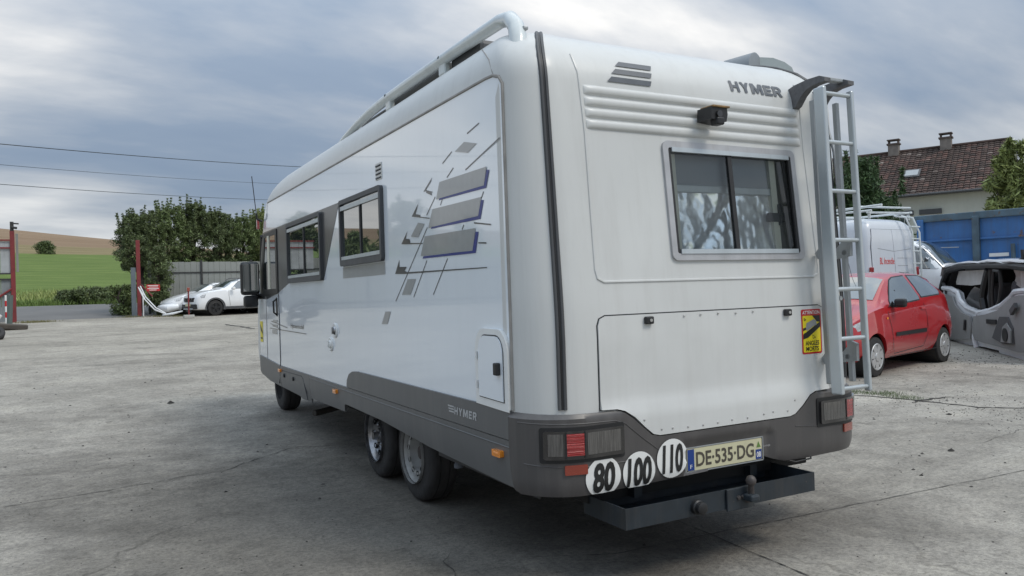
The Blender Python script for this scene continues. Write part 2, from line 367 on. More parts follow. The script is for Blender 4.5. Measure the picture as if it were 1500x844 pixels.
def ground_mat():
    mt = bpy.data.materials.new('yard concrete'); mt.use_nodes = True; t = mt.node_tree; b = t.nodes['Principled BSDF']; n = t.nodes.new; l = t.links.new
    g = n('ShaderNodeTexCoord').outputs['Object']
    def noise(sc, det=8, ro=.6, strt=None, dist=0):
        z = n('ShaderNodeTexNoise'); z.inputs['Scale'].default_value = sc; z.inputs['Detail'].default_value = det; z.inputs['Roughness'].default_value = ro; z.inputs['Distortion'].default_value = dist
        if strt:
            mp = n('ShaderNodeMapping'); mp.inputs['Scale'].default_value = strt[:3]; mp.inputs['Rotation'].default_value = (0, 0, strt[3]); l(g, mp.inputs[0]); l(mp.outputs[0], z.inputs['Vector'])
        else: l(g, z.inputs['Vector'])
        return z.outputs[0]
    def ramp(v, stops):
        r = n('ShaderNodeValToRGB'); l(v, r.inputs[0]); e = r.color_ramp.elements
        e[0].position, e[0].color = stops[0][0], (*stops[0][1], 1); e[1].position, e[1].color = stops[-1][0], (*stops[-1][1], 1)
        for p, c in stops[1:-1]: q = e.new(p); q.color = (*c, 1)
        return r.outputs[0]
    def mix(a, b_, f, mode='MULTIPLY'):
        x = n('ShaderNodeMix'); x.data_type = 'RGBA'; x.blend_type = mode
        if isinstance(f, float): x.inputs[0].default_value = f
        else: l(f, x.inputs[0])
        l(a, x.inputs[6]); l(b_, x.inputs[7]); return x.outputs[2]
    base = ramp(noise(.22, 10, .62), [(.32, (.25, .234, .206)), (.5, (.318, .299, .266)), (.68, (.40, .376, .335))])
    streak = ramp(noise(.5, 9, .7, (.8, 1.7, 1, .35), .6), [(.36, (.74, .73, .72)), (.52, (1, 1, 1)), (.7, (1.12, 1.11, 1.08))])
    c = mix(base, streak, .8)
    blot = ramp(noise(1.7, 9, .72), [(.34, (.70, .69, .68)), (.5, (1, 1, 1)), (.72, (1.15, 1.14, 1.12))])
    c = mix(c, blot, .75)
    fine = ramp(noise(38, 6, .75), [(.3, (.45, .44, .43)), (.5, (1, 1, 1)), (.75, (1.5, 1.48, 1.42))])
    c = mix(c, fine, .85)
    grit = ramp(noise(150, 3, .6), [(.30, (.3, .3, .29)), (.42, (1, 1, 1)), (.62, (1, 1, 1)), (.74, (1.9, 1.86, 1.78))])
    c = mix(c, grit, .8)
    mid = ramp(noise(9, 7, .8), [(.32, (.62, .61, .6)), (.5, (1, 1, 1)), (.7, (1.25, 1.24, 1.2))]); c = mix(c, mid, .8)
    # large darker zone along the motorhome's left side, edge broken up by noise
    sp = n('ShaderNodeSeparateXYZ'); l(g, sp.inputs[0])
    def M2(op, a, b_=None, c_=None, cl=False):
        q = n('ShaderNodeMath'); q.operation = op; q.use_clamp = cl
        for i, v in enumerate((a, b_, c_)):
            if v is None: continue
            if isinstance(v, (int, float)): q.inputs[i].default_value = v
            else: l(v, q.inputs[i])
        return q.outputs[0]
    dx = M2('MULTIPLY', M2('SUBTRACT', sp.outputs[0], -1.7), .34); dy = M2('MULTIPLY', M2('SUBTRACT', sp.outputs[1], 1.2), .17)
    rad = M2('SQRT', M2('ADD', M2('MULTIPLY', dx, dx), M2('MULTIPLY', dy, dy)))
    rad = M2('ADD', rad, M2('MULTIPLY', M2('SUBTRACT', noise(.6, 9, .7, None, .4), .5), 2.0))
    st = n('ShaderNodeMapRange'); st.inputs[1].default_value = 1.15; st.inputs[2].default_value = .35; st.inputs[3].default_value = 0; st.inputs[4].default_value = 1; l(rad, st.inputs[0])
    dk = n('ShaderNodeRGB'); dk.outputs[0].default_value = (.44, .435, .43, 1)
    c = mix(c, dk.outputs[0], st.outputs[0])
    # far part of the yard is tinted slightly paler
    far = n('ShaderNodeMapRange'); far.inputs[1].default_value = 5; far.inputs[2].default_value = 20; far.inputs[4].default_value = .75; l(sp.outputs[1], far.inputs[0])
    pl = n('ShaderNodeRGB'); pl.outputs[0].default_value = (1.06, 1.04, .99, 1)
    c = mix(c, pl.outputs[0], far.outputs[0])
    vo = n('ShaderNodeTexVoronoi'); vo.feature = 'DISTANCE_TO_EDGE'; vo.inputs['Scale'].default_value = .42
    wv_ = n('ShaderNodeVectorMath'); wv_.operation = 'ADD'; sc_ = n('ShaderNodeVectorMath'); sc_.operation = 'SCALE'; nn_ = n('ShaderNodeTexNoise'); nn_.inputs['Scale'].default_value = 2.2; nn_.inputs['Detail'].default_value = 8; l(g, nn_.inputs['Vector'])
    l(nn_.outputs['Color'], sc_.inputs[0]); sc_.inputs['Scale'].default_value = .55; l(g, wv_.inputs[0]); l(sc_.outputs[0], wv_.inputs[1]); l(wv_.outputs[0], vo.inputs['Vector'])
    ck = n('ShaderNodeMapRange'); ck.inputs[1].default_value = .0015; ck.inputs[2].default_value = .006; ck.inputs[3].default_value = .45; ck.inputs[4].default_value = 0; l(vo.outputs['Distance'], ck.inputs[0])
    mk_ = n('ShaderNodeMapRange'); mk_.inputs[1].default_value = .50; mk_.inputs[2].default_value = .58; l(noise(.35, 3), mk_.inputs[0])
    ckd = n('ShaderNodeRGB'); ckd.outputs[0].default_value = (.35, .34, .33, 1); c = mix(c, ckd.outputs[0], M2('MULTIPLY', ck.outputs[0], mk_.outputs[0]))
    # rubber marks left by turning tyres
    wa = n('ShaderNodeTexWave'); wa.wave_type = 'RINGS'; wa.rings_direction = 'Z'; wa.inputs['Scale'].default_value = .16; wa.inputs['Distortion'].default_value = 2.5; wa.inputs['Detail'].default_value = 3; wa.inputs['Detail Scale'].default_value = .6
    mpw = n('ShaderNodeMapping'); mpw.inputs['Location'].default_value = (9, 4, 0); l(g, mpw.inputs[0]); l(mpw.outputs[0], wa.inputs['Vector'])
    wr = n('ShaderNodeMapRange'); wr.inputs[1].default_value = .90; wr.inputs[2].default_value = 1.0; wr.inputs[4].default_value = .38; l(wa.outputs[0], wr.inputs[0])
    wm = n('ShaderNodeMapRange'); wm.inputs[1].default_value = .46; wm.inputs[2].default_value = .62; l(noise(.8, 5, .6), wm.inputs[0])
    c = mix(c, ckd.outputs[0], M2('MULTIPLY', wr.outputs[0], wm.outputs[0]))
    oil = noise(3.1, 6, .6, None, .3); om = n('ShaderNodeMapRange'); om.inputs[1].default_value = .66; om.inputs[2].default_value = .72; om.inputs[4].default_value = .6; l(oil, om.inputs[0])
    ok = n('ShaderNodeRGB'); ok.outputs[0].default_value = (.5, .49, .48, 1); c = mix(c, ok.outputs[0], om.outputs[0])
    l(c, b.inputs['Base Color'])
    rr = n('ShaderNodeMapRange'); rr.inputs[3].default_value = .72; rr.inputs[4].default_value = .98; l(noise(.9, 6), rr.inputs[0]); l(rr.outputs[0], b.inputs['Roughness'])
    b.inputs['Specular IOR Level'].default_value = .3
    h = M2('ADD', M2('MULTIPLY', noise(60, 8, .7), .5), M2('MULTIPLY', noise(4, 8, .65), .6)); bp = n('ShaderNodeBump'); bp.inputs['Strength'].default_value = .55; bp.inputs['Distance'].default_value = .012
    l(h, bp.inputs['Height']); l(bp.outputs[0], b.inputs['Normal'])
    return mt
def field_mat():
    mt = bpy.data.materials.new('field'); mt.use_nodes = True; t = mt.node_tree; b = t.nodes['Principled BSDF']; n = t.nodes.new; l = t.links.new
    g = n('ShaderNodeTexCoord').outputs['Object']; sp = n('ShaderNodeSeparateXYZ'); l(g, sp.inputs[0])
    def noise(sc, strt=(1, 1, 1)):
        z = n('ShaderNodeTexNoise'); z.inputs['Scale'].default_value = sc; z.inputs['Detail'].default_value = 9; z.inputs['Roughness'].default_value = .65
        mp = n('ShaderNodeMapping'); mp.inputs['Scale'].default_value = strt; l(g, mp.inputs[0]); l(mp.outputs[0], z.inputs['Vector']); return z.outputs[0]
    def ramp(v, stops):
        r = n('ShaderNodeValToRGB'); l(v, r.inputs[0]); e = r.color_ramp.elements
        e[0].position, e[0].color = stops[0][0], (*stops[0][1], 1); e[1].position, e[1].color = stops[-1][0], (*stops[-1][1], 1)
        for p, c in stops[1:-1]: q = e.new(p); q.color = (*c, 1)
        return r.outputs[0]
    green = ramp(noise(.35, (.4, 1.3, 1)), [(.3, (.085, .125, .030)), (.5, (.115, .165, .042)), (.72, (.17, .215, .065))])
    straw = ramp(noise(.2, (.3, 1.5, 1)), [(.3, (.16, .13, .065)), (.7, (.27, .22, .12))])
    brown = ramp(noise(.12, (.12, 2.4, 1)), [(.3, (.18, .12, .075)), (.5, (.235, .165, .105)), (.7, (.29, .21, .14))])
    def mix(a, b_, f):
        x = n('ShaderNodeMix'); x.data_type = 'RGBA'; l(f, x.inputs[0]); l(a, x.inputs[6]); l(b_, x.inputs[7]); return x.outputs[2]
    wob = n('ShaderNodeMath'); wob.operation = 'MULTIPLY_ADD'; l(noise(.05), wob.inputs[0]); wob.inputs[1].default_value = 16; l(sp.outputs[1], wob.inputs[2])
    def step(a, w):
        r = n('ShaderNodeMapRange'); r.inputs[1].default_value = a; r.inputs[2].default_value = a+w; l(wob.outputs[0], r.inputs[0]); return r.outputs[0]
    c = mix(mix(green, straw, step(178, 3)), brown, step(214, 3))
    l(c, b.inputs['Base Color']); b.inputs['Roughness'].default_value = .95; b.inputs['Specular IOR Level'].default_value = .15
    bp = n('ShaderNodeBump'); bp.inputs['Strength'].default_value = .8; bp.inputs['Distance'].default_value = .25; l(noise(1.2), bp.inputs['Height']); l(bp.outputs[0], b.inputs['Normal'])
    return mt
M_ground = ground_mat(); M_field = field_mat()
M_road = pm('road asphalt', (.135, .132, .128), rough=.9, var=.18, vscale=.5, bump=.4, bscale=40, dirt=.2, dcol=(.2, .19, .17))
M_crack = pm('crack dirt', (.035, .032, .028), rough=.95, var=.4, vscale=12)

# ------------------------------------------------------------------ the ground
def sheet(name, xs, ys, mat, dz=0.0, jit=0.0):
    v = [(x, y, zg(y, x)+dz+(random.uniform(-jit, jit))) for y in ys for x in xs]; nx = len(xs)
    f = [(j*nx+i, j*nx+i+1, (j+1)*nx+i+1, (j+1)*nx+i) for j in range(len(ys)-1) for i in range(nx-1)]
    o = mk(name, v, f, mat, smooth=True); o['kind'] = 'structure'; return o
sheet('field', [-900, -500, -300, -150]+list(range(-100, 101, 10))+[150, 300, 500, 900], [-600, -100, -40, 0, 2.6, 20, 37, 50, 60, 75, 90]+list(range(105, 290, 12))+[300, 330, 380, 420, 700], M_field, dz=-.06)
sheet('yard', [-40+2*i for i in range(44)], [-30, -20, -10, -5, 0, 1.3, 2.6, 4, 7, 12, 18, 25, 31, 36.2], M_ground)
sheet('road', [-70+5*i for i in range(29)], [36.2, 37, 40, 44, 50], M_road, dz=-.004)
def strip_crack(pts, w, jag=.012, name='crack'):
    """an open joint or crack: a jagged sunken-looking dirt line lying on the concrete"""
    P = []; rnd = random.Random(len(pts)*13+int(w*1e5))
    for (a, b) in zip(pts[:-1], pts[1:]):
        n_ = max(2, int(math.hypot(b[0]-a[0], b[1]-a[1])/.06))
        for k in range(n_): P.append((a[0]+(b[0]-a[0])*k/n_, a[1]+(b[1]-a[1])*k/n_))
    P.append(pts[-1]); v = []; f = []; off = 0
    for i, p in enumerate(P):
        q = P[min(i+1, len(P)-1)]; r = P[max(i-1, 0)]; dx, dy = q[0]-r[0], q[1]-r[1]; l_ = math.hypot(dx, dy) or 1; off = off*.85+rnd.gauss(0, jag)
        ww = w*rnd.uniform(.25, 1.2)*min(1, (i+1)/6, (len(P)-i)/6)
        for s_ in (-1, 1):
            x = p[0]-dy/l_*(off+s_*ww/2); y = p[1]+dx/l_*(off+s_*ww/2); v.append((x, y, zg(y)+.004))
    for i in range(len(P)-1): f.append((2*i, 2*i+1, 2*i+3, 2*i+2))
    o = mk(name, v, f, M_crack); o['kind'] = 'structure'; return o
strip_crack([(.184, .72), (.12, -.25), (.02, -1.6)], .010, .002, 'slab_joint')
strip_crack([(-.9, .55), (-.487, .343), (1.0, .27), (3.035, .156), (6.0, 0.0)], .007, .003, 'slab_joint')
strip_crack([(-4.6, 3.2), (-3.517, 3.415), (-1.989, 3.665), (-1.3, 4.25), (-.659, 4.019), (-.2, 4.2)], .010, .012)
strip_crack([(-.95, 3.2), (-.6, 2.6), (-.5, 2.0)], .010)
strip_crack([(3.7, .9), (4.6, 1.0), (6.5, .55)], .006)
strip_crack([(5.2, 3.55), (5.5, 2.75), (5.6, 2.0), (6.1, 1.2)], .05, .012)
strip_crack([(6.1, 2.58), (5.6, 2.7), (5.3, 2.65)], .06, .02)
strip_crack([(-2.0, -.6), (-1.5, .1), (-1.2, .9)], .006)
strip_crack([(1.29, 26.4), (1.5, 24.5), (1.63, 22.8)], .16, .03)
strip_crack([(9.6, 3.5), (8.2, 2.6), (7.4, 1.4)], .02)
strip_crack([(-6, 34.0), (-3.5, 36.1), (-.9, 36.1)], .05, .01)

# ------------------------------------------------------------------ the motorhome: surface chart (s along the plan outline, z)
def lean(z): return float(np.interp(z, [0, 1.18, 1.32, 1.45, 2.2, 2.45, 3], [0, 0, .005, .016, .09, .115, .14]))
def rnd_r(z):
    if z <= 2.45: return 0.0
    sb = min(1, (z-2.45)/.345); return .45*(1-math.sqrt(max(0, 1-sb*sb)))
def wz(z):
    if z <= 2.5: return 1.135
    sb = min(1, (z-2.5)/.295); return 1.135-.26*(1-math.sqrt(max(0, 1-sb*sb)))
RC = .28; S0 = 1.135-RC; SA = RC*math.pi/2; S1 = S0+SA
def arc(s, z):
    w = wz(z); le = lean(z); rr = rnd_r(z); a = abs(s); g = 1 if s >= 0 else -1
    if a <= S0: return (g*a*(w-RC)/S0, le+rr, z)
    if a < S1:
        t = (a-S0)/SA; ph = t*math.pi/2; return (g*(w-RC+RC*math.sin(ph)), rr+le*(1-t)+RC*(1-math.cos(ph)), z)
    return (g*w, rr+RC+(a-S1), z)
def sy(y): return -(y-RC+S1)      # chart coordinate of a point of the left side at distance y from the tail
def front_y(z): return float(np.interp(z, [.4, .6, .8, 1.3, 2.3, 2.5, 2.65, 2.75, 2.795], [6.85, 7.08, 7.16, 7.12, 6.62, 6.45, 6.15, 5.75, 5.2]))
RV = thing('motorhome', 'large white and grey motorhome with rear ladder and blue-grey stripe decals, filling the yard', 'motorhome')
def shell():
    zs = [.69, .8, .9, 1.0, 1.18, 1.25, 1.32, 1.45, 1.6, 1.8, 2.0, 2.2, 2.35, 2.45]+[2.45+.345*math.sin(R(a)) for a in (8, 16, 24, 32, 40, 48, 56, 64, 72, 78, 84, 90)]
    hs = [0, .15, .3, .45, .6, .75, S0]+[S0+SA*k/9 for k in range(1, 10)]
    rings = []
    for z in zs:
        half = [arc(s, z) for s in hs]
        w = wz(z); y1 = front_y(z); rf = .42; y0 = half[-1][1]
        for k in range(1, 12): half.append((w, y0+(y1-rf-y0)*k/11, z))
        for k in range(1, 9): a = R(90*k/8); half.append((w-rf+rf*math.cos(a), y1-rf+rf*math.sin(a), z))
        half.append((w*.3, y1, z))
        left = [(-x, y, zz) for x, y, zz in half[1:]]
        rings.append(half+[(0, y1, z)]+left[::-1])
    n = len(rings[0]); v = [p for r in rings for p in r]; f = []
    for j in range(len(rings)-1):
        for i in range(n): k = (i+1) % n; f.append((j*n+i, j*n+k, (j+1)*n+k, (j+1)*n+i))
    f.append(tuple(range(n-1, -1, -1))); f.append(tuple((len(rings)-1)*n+i for i in range(n)))
    o = mk('body_shell', v, f, M_shell, RV, smooth=True); return o
body = shell()
# hole for the rear window (real opening with a cabin behind it)
RWx0, RWx1, RWz0, RWz1 = -.295, .668, 1.557, 2.185
cut = MB().box(((RWx0+RWx1)/2, .1, (RWz0+RWz1)/2), (RWx1-RWx0-.07, .62, RWz1-RWz0-.07)).build('cutter', M_shell)
boolcut(body, [cut])
# gloss side sheet with its border seam
y_r, y_f = .235, 6.62
sp_poly = [(sy(y_r), .848), (sy(y_r), 2.44), (sy(.27), 2.48), (sy(.33), 2.500), (sy(.41), 2.505), (sy(6.0), 2.505), (sy(6.15), 2.40), (sy(6.62), 1.5), (sy(6.62), .70), (sy(3.006), .70), (sy(2.95), .78), (sy(2.72), .84), (sy(2.5), .848)]
patch('side_panel', sp_poly[::-1], arc, M_side, RV, step=.25, off=.0025, back=0)
def seam_tube(name, pts, r, mat, off=.003, par=RV, fm=arc):
    P = []
    for (a, b) in zip(pts[:-1], pts[1:]):
        n_ = max(1, int(math.hypot(b[0]-a[0], b[1]-a[1])/.05))
        for k in range(n_): P.append((a[0]+(b[0]-a[0])*k/n_, a[1]+(b[1]-a[1])*k/n_))
    P.append(pts[-1]); e = 1e-3; Q = []
    for u, v_ in P:
        p = Vector(fm(u, v_)); n_ = (Vector(fm(u+e, v_))-p).cross(Vector(fm(u, v_+e))-p).normalized(); Q.append(p+n_*off)
    return MB().tube(Q, r, 6).build(name, mat, par)
seam_tube('side_seam', [(sy(y_r), .85), (sy(y_r), 2.44), (sy(.27), 2.48), (sy(.33), 2.500), (sy(.41), 2.505), (sy(5.95), 2.505)], .009, M_seam, .001)
seam_tube('roof_seam', [(sy(.33), 2.505), (sy(.36), 2.6), (sy(.45), 2.72)], .004, M_seam, .0)
# black rub strip on the rear left corner (two lips with a dark groove), and its twin at the right
for sg in (-1, 1):
    st_pts = [(sg*.985, .86), (sg*.985, 1.5), (sg*.985, 2.2), (sg*.985, 2.5), (sg*.985, 2.62), (sg*.985, 2.70), (sg*.985, 2.75), (sg*.985, 2.775), (sg*.985, 2.787), (sg*.985, 2.793), (sg*.985, 2.7948)]
    seam_tube('rub_strip', [(a-.012, b) for a, b in st_pts], .010, M_dgrey, .002)
    seam_tube('rub_strip', [(a+.014, b) for a, b in st_pts], .010, M_dgrey, .002)
    seam_tube('rub_strip_groove', st_pts, .009, M_black, -.001)
# pressed recess line round the rear panel
rec = [(-.80, 2.60), (-.775, 2.5), (-.765, 2.2), (-.775, 1.52), (-.765, 1.475), (-.73, 1.458), (.73, 1.458), (.765, 1.475), (.775, 1.52), (.765, 2.2), (.775, 2.5), (.80, 2.60)]
seam_tube('recess_edge', rec, .007, M_shell, .0)
for k in range(4):
    zc_ = 2.415-.058*k; x0, x1 = -.755, .745
    def ribo(u, v_, zc_=zc_): 
        t = max(-1, min(1, (v_-zc_)/.026)); e_ = min(1, (u-x0)/.035, (x1-u)/.035); return .017*math.sqrt(max(0, 1-t*t))*math.sqrt(max(0, min(1, e_)))
    P = []; F = []; nu = 40; nv = 9
    for j in range(nv):
        v_ = zc_-.026+.052*j/(nv-1)
        for i in range(nu):
            u = x0+(x1-x0)*(.5-.5*math.cos(math.pi*i/(nu-1))); p = Vector(arc(u, v_)); P.append(p+Vector((0, -1, .08)).normalized()*(ribo(u, v_)-.0015))
    for j in range(nv-1):
        for i in range(nu-1): F.append((j*nu+i, j*nu+i+1, (j+1)*nu+i+1, (j+1)*nu+i))
    mk('pressed_rib', P, F, M_shell, RV, smooth=True)
# rear window
rw = patch('rear_window', rrect(RWx0, RWx1, RWz0, RWz1, .035), arc, M_frame, RV, step=.12, off=.014, back=-.002, holes=[rrect(RWx0+.034, RWx1-.034, RWz0+.036, RWz1-.036, .012)])
patch('window_gasket', rrect(RWx0+.034, RWx1-.034, RWz0+.036, RWz1-.036, .012), arc, M_seal, rw, step=.12, off=.010, back=-.03, holes=[rrect(RWx0+.052, RWx1-.052, RWz0+.056, RWz1-.058, .008)])
for a, b in ((RWz1-.058, RWz1-.034), (RWz0+.034, RWz0+.058)): patch('slide_rail', [(RWx0+.055, a), (RWx1-.055, a), (RWx1-.055, b), (RWx0+.055, b)], arc, M_alu, rw, step=.2, off=.020, back=.0)
for a, b in ((RWx0+.045, .165), (.172, RWx1-.045)): patch('pane', [(a, RWz0+.05), (b, RWz0+.05), (b, RWz1-.05), (a, RWz1-.05)], arc, M_glass, rw, step=.3, off=.004 if a < 0 else -.001, back=None)
patch('divider', [(.150, RWz0+.058), (.178, RWz0+.058), (.178, RWz1-.058), (.150, RWz1-.058)], arc, M_seal, rw, step=.2, off=.012, back=-.01)
inn = MB()
bx0, bx1, bz0, bz1, by = RWx0+.036, RWx1-.036, RWz0+.036, RWz1-.036, .40
inn.add([(bx0, .1, bz0), (bx1, .1, bz0), (bx1, .1, bz1), (bx0, .1, bz1), (bx0, by, bz0), (bx1, by, bz0), (bx1, by, bz1), (bx0, by, bz1)], [(4, 5, 6, 7), (0, 1, 5, 4), (2, 3, 7, 6), (0, 4, 7, 3), (1, 2, 6, 5)])
inn.build('window_niche', pm('cabin lining', (.40, .39, .36), rough=.7), rw)
for x_ in (bx0+.05, bx1-.11): MB().box((x_, .105, (bz0+bz1)/2), (.045, .03, bz1-bz0-.004), rot=(R(-4.5), 'X')).build('inner_frame', M_cream, rw)
MB().box(((bx0+bx1)/2-.03, .130, 2.05), (bx1-bx0-.16, .01, .19), rot=(R(-4.5), 'X')).build('blind', M_blind, rw)
MB().box(((bx0+bx1)/2-.03, .112, 1.945), (bx1-bx0-.16, .02, .042), bev=.006).build('blind_bar', M_alu, rw)
P = []; F = []; nu, nv = 70, 44; fx0, fx1, fz0, fz1 = bx0+.07, bx1-.13, bz0+.01, 1.925
from mathutils import noise as mn
for j in range(nv):
    for i in range(nu):
        u = fx0+(fx1-fx0)*i/(nu-1); w_ = fz0+(fz1-fz0)*j/(nv-1)
        d = .016*mn.noise(Vector((u*3+3, w_*4, 0)))+.007*abs(mn.noise(Vector((u*9, w_*9, 2))))+.003*mn.noise(Vector((u*34, w_*22, 5)))
        d += .016*math.exp(-((u+.06-(w_-1.6)*.9)/.05)**2)
        P.append((u, lean(w_)+.045+d, w_))
for j in range(nv-1):
    for i in range(nu-1): F.append((j*nu+i, j*nu+i+1, (j+1)*nu+i+1, (j+1)*nu+i))
mk('foil_screen', P, F, M_foil, rw, smooth=True)
MB().box((.52, .085, 1.80), (.13, .02, .05), bev=.005).box((.545, .078, 1.815), (.018, .02, .12)).build('latch', M_black, rw)
# logos on the rear
def bars(name, x0, x1, z0, h, n, gap, sh, fm, mat, off=.004, parent=RV, dec=.0):
    pl = []
    for k in range(n):
        zb = z0-k*(h+gap); pl.append([(x0-sh*(k+.9)+0, zb-h), (x1-dec*(k+.9), zb-h), (x1-dec*k, zb), (x0-sh*k, zb)])
    return multi(name, pl, fm, mat, parent, off=off)
bars('stripe_logo', -.505, -.292, 2.590, .028, 3, .018, .034, arc, M_logo, dec=.013)
maker_letters('maker_lettering', .243, 2.502, .405, .064, arc, M_logo, RV, .004)
# rear camera
cm = MB().prism([(-.055, -.03), (.05, -.04), (.06, .0), (.055, .032), (-.05, .036)], (0.0, -.035, 2.325), (0, .11, 0)).box((.0, -.02, 2.285), (.05, .06, .04), bev=.008)
cm = cm.build('rear_camera', M_black, RV); MB().box((.01, .005, 2.362), (.118, .10, .010), bev=.003).build('camera_cover', pm('weathered cover', (.28, .17, .07), rough=.7, var=.5, vscale=25), cm)
MB().lathe([(0, .02), (.012, .018), (.012, .0)], (-.005, -.035, 2.322), (0, -1, 0), 16).build('lens', M_smoke, cm)
# rear hatch: dark gap, then the door with a kick at the bottom
hx0, hx1 = -.787, .782
htop = [(hx1, 1.10), (hx1, 1.145)]+[(hx1-.04+.04*math.cos(R(a)), 1.152-.0+.028*math.sin(R(a))) for a in (0, 30, 60, 90)]+[(hx0+.05-.05*math.sin(R(a)), 1.152+.028*math.cos(R(a))) for a in (0, 30, 60, 90)]
# the top edge is level with a faint fall to the right as seen; body line at z = 1.28
def dz(p, k): return [(a, b+k) for a, b in p]
HT = 1.292
hpoly = [(hx0, .845), (-.70, .842), (-.655, .830), (-.60, .795), (-.54, .74), (-.49, .700), (-.45, .690), (.46, .690), (.50, .700), (.56, .742), (.62, .795), (.665, .812), (hx1, .815), (hx1, HT-.045), (hx1-.012, HT-.014), (hx1-.045, HT), (hx0+.045, HT), (hx0+.012, HT-.014), (hx0, HT-.045)]
def grow(p, d):
    n_ = len(p); o = []
    for i in range(n_):
        a, b, c = Vector(p[i-1]), Vector(p[i]), Vector(p[(i+1) % n_]); t1 = (b-a).normalized(); t2 = (c-b).normalized(); nn = Vector((t1.y+t2.y, -t1.x-t2.x)); nn = nn.normalized()/max(.5, math.sqrt(.5*(1+t1.dot(t2)))); o.append(tuple(b+nn*d))
    return o
def kick(u, v_): return .020*max(0, min(1, (.875-v_)/.06))
patch('hatch_gap', grow(hpoly, .006), arc, M_seal, RV, step=.15, off=.0015, back=0)
hd = patch('rear_hatch', hpoly, arc, M_hatch, RV, step=.045, off=.008, back=.0, offf=kick)
for x in (-.488, .478):
    lk = MB().box((x, -.016, 1.262), (.050, .022, .038), bev=.006).build('lock', M_black, hd); MB().lathe([(0, .008), (.004, .008), (.004, 0)], (x+.004, -.027, 1.262), (0, -1, 0), 10).build('key_slot', M_bolt, lk)
def rivet(x, z, r=.007, y=-.012): MB().lathe([(0, r), (.003, r*.8), (.005, 0)], (x, y, z), (0, -1, 0), 8).build('rivet', M_bolt, hd)
for x in (-.375, -.265, -.145, -.02, .105): rivet(x+.12, 1.276+random.uniform(-.003, .003), .006, -.008)
for x, z in ((-.545, .775), (-.44, .718), (-.37, .716), (-.27, .712), (-.17, .710), (-.07, .712), (.03, .716), (.14, .715), (.26, .722), (.33, .728), (.50, .775), (.44, .722)): rivet(x, z, .0065, -.028)
# warning sticker ANGLES MORTS
stk = patch('warning_sticker', rrect(.592, .752, 1.020, 1.272, .012), arc, M_red, RV, step=.15, off=.0095, back=None)
multi('sticker_face', [rrect(.602, .742, 1.030, 1.236, .006)], arc, M_yel, stk, off=.0103)
multi('sticker_black', [[(.602, 1.132), (.742, 1.20), (.742, 1.172), (.640, 1.112), (.602, 1.104)], [(.602, 1.150), (.664, 1.172), (.664, 1.180), (.602, 1.166)], [(.680, 1.236), (.742, 1.236), (.742, 1.198), (.715, 1.200)]], arc, M_ink, stk, off=.0108)
multi('sticker_truck', [[(.624, 1.165), (.632, 1.150), (.690, 1.178), (.712, 1.182), (.710, 1.204), (.692, 1.216), (.630, 1.194)]], arc, M_decal, stk, off=.0112)
for tri in ([(.676, 1.128), (.700, 1.112), (.680, 1.106)], [(.612, 1.222), (.628, 1.214), (.614, 1.208)], [(.612, 1.140), (.622, 1.136), (.613, 1.130)]): multi('sticker_sign', stroke(tri+[tri[0]], .003), arc, M_ink, stk, off=.0112)
text('sticker_lettering', 'ATTENTION', .603, 1.244, .138, .020, arc, M_white, stk, off=.0105, bold=.012)
text('sticker_lettering', 'ANGLES', .618, 1.068, .110, .026, arc, M_ink, stk, off=.0112, bold=.022)
text('sticker_lettering', 'MORTS', .622, 1.036, .102, .026, arc, M_ink, stk, off=.0112, bold=.022)

# ------------------------------------------------------------------ bumper
SB = S1-.045+.02
bl = -(S1-.045)          # bumper meets the side skirt here
def bchart(s, z): return arc(s, max(z, .3))
bump_poly = [(-1.235, .470), (-1.20, .455), (-.915, .452), (-.3, .462), (.23, .480), (.275, .490), (.33, .470), (.42, .446), (.60, .440), (1.0, .448), (1.22, .480), (1.30, .56), (1.34, .70), (1.34, .812), (.775, .812), (.672, .806), (.625, .788), (.57, .738), (.51, .696), (.455, .684), (-.445, .684), (-.50, .697), (-.55, .738), (-.61, .789), (-.66, .822), (-.71, .833), (-1.0, .838), (-1.235, .843), (-1.262, .843), (-1.262, .70), (-1.255, .58)]
def boff(u, v_):
    o = .024
    if v_ < .53: o -= .05*((.53-v_)/.08)**2*.5
    lip = {True: None}
    return o
def brec(u, v_):
    """bumper surface offset incl. the plate niche and the rounded top edge"""
    o = .026
    if v_ < .52: o -= .20*(.52-v_)**2/.07
    top = .838 if u < -.66 else (.812 if u > .68 else None)
    if top and v_ > top-.02: o -= .018*((v_-top+.02)/.02)**2
    if -.285 < u < .325 and .468 < v_ < .628: o -= .018
    return o
bmp = patch('rear_bumper', bump_poly, arc, M_bumper, RV, step=.026, off=0, back=-.03, offf=brec)
seam_tube('bumper_crease', [(-1.20, .800), (-.72, .790), (-.66, .77), (-.56, .69), (-.47, .625), (-.42, .600)], .003, M_bumper, .0262, bmp)
seam_tube('bumper_crease', [(-1.17, .605), (-.95, .590), (-.50, .585)], .003, M_bumper, .0262, bmp)
seam_tube('bumper_crease', [(.50, .63), (.70, .61), (.9, .598), (1.2, .600)], .003, M_bumper, .0262, bmp)
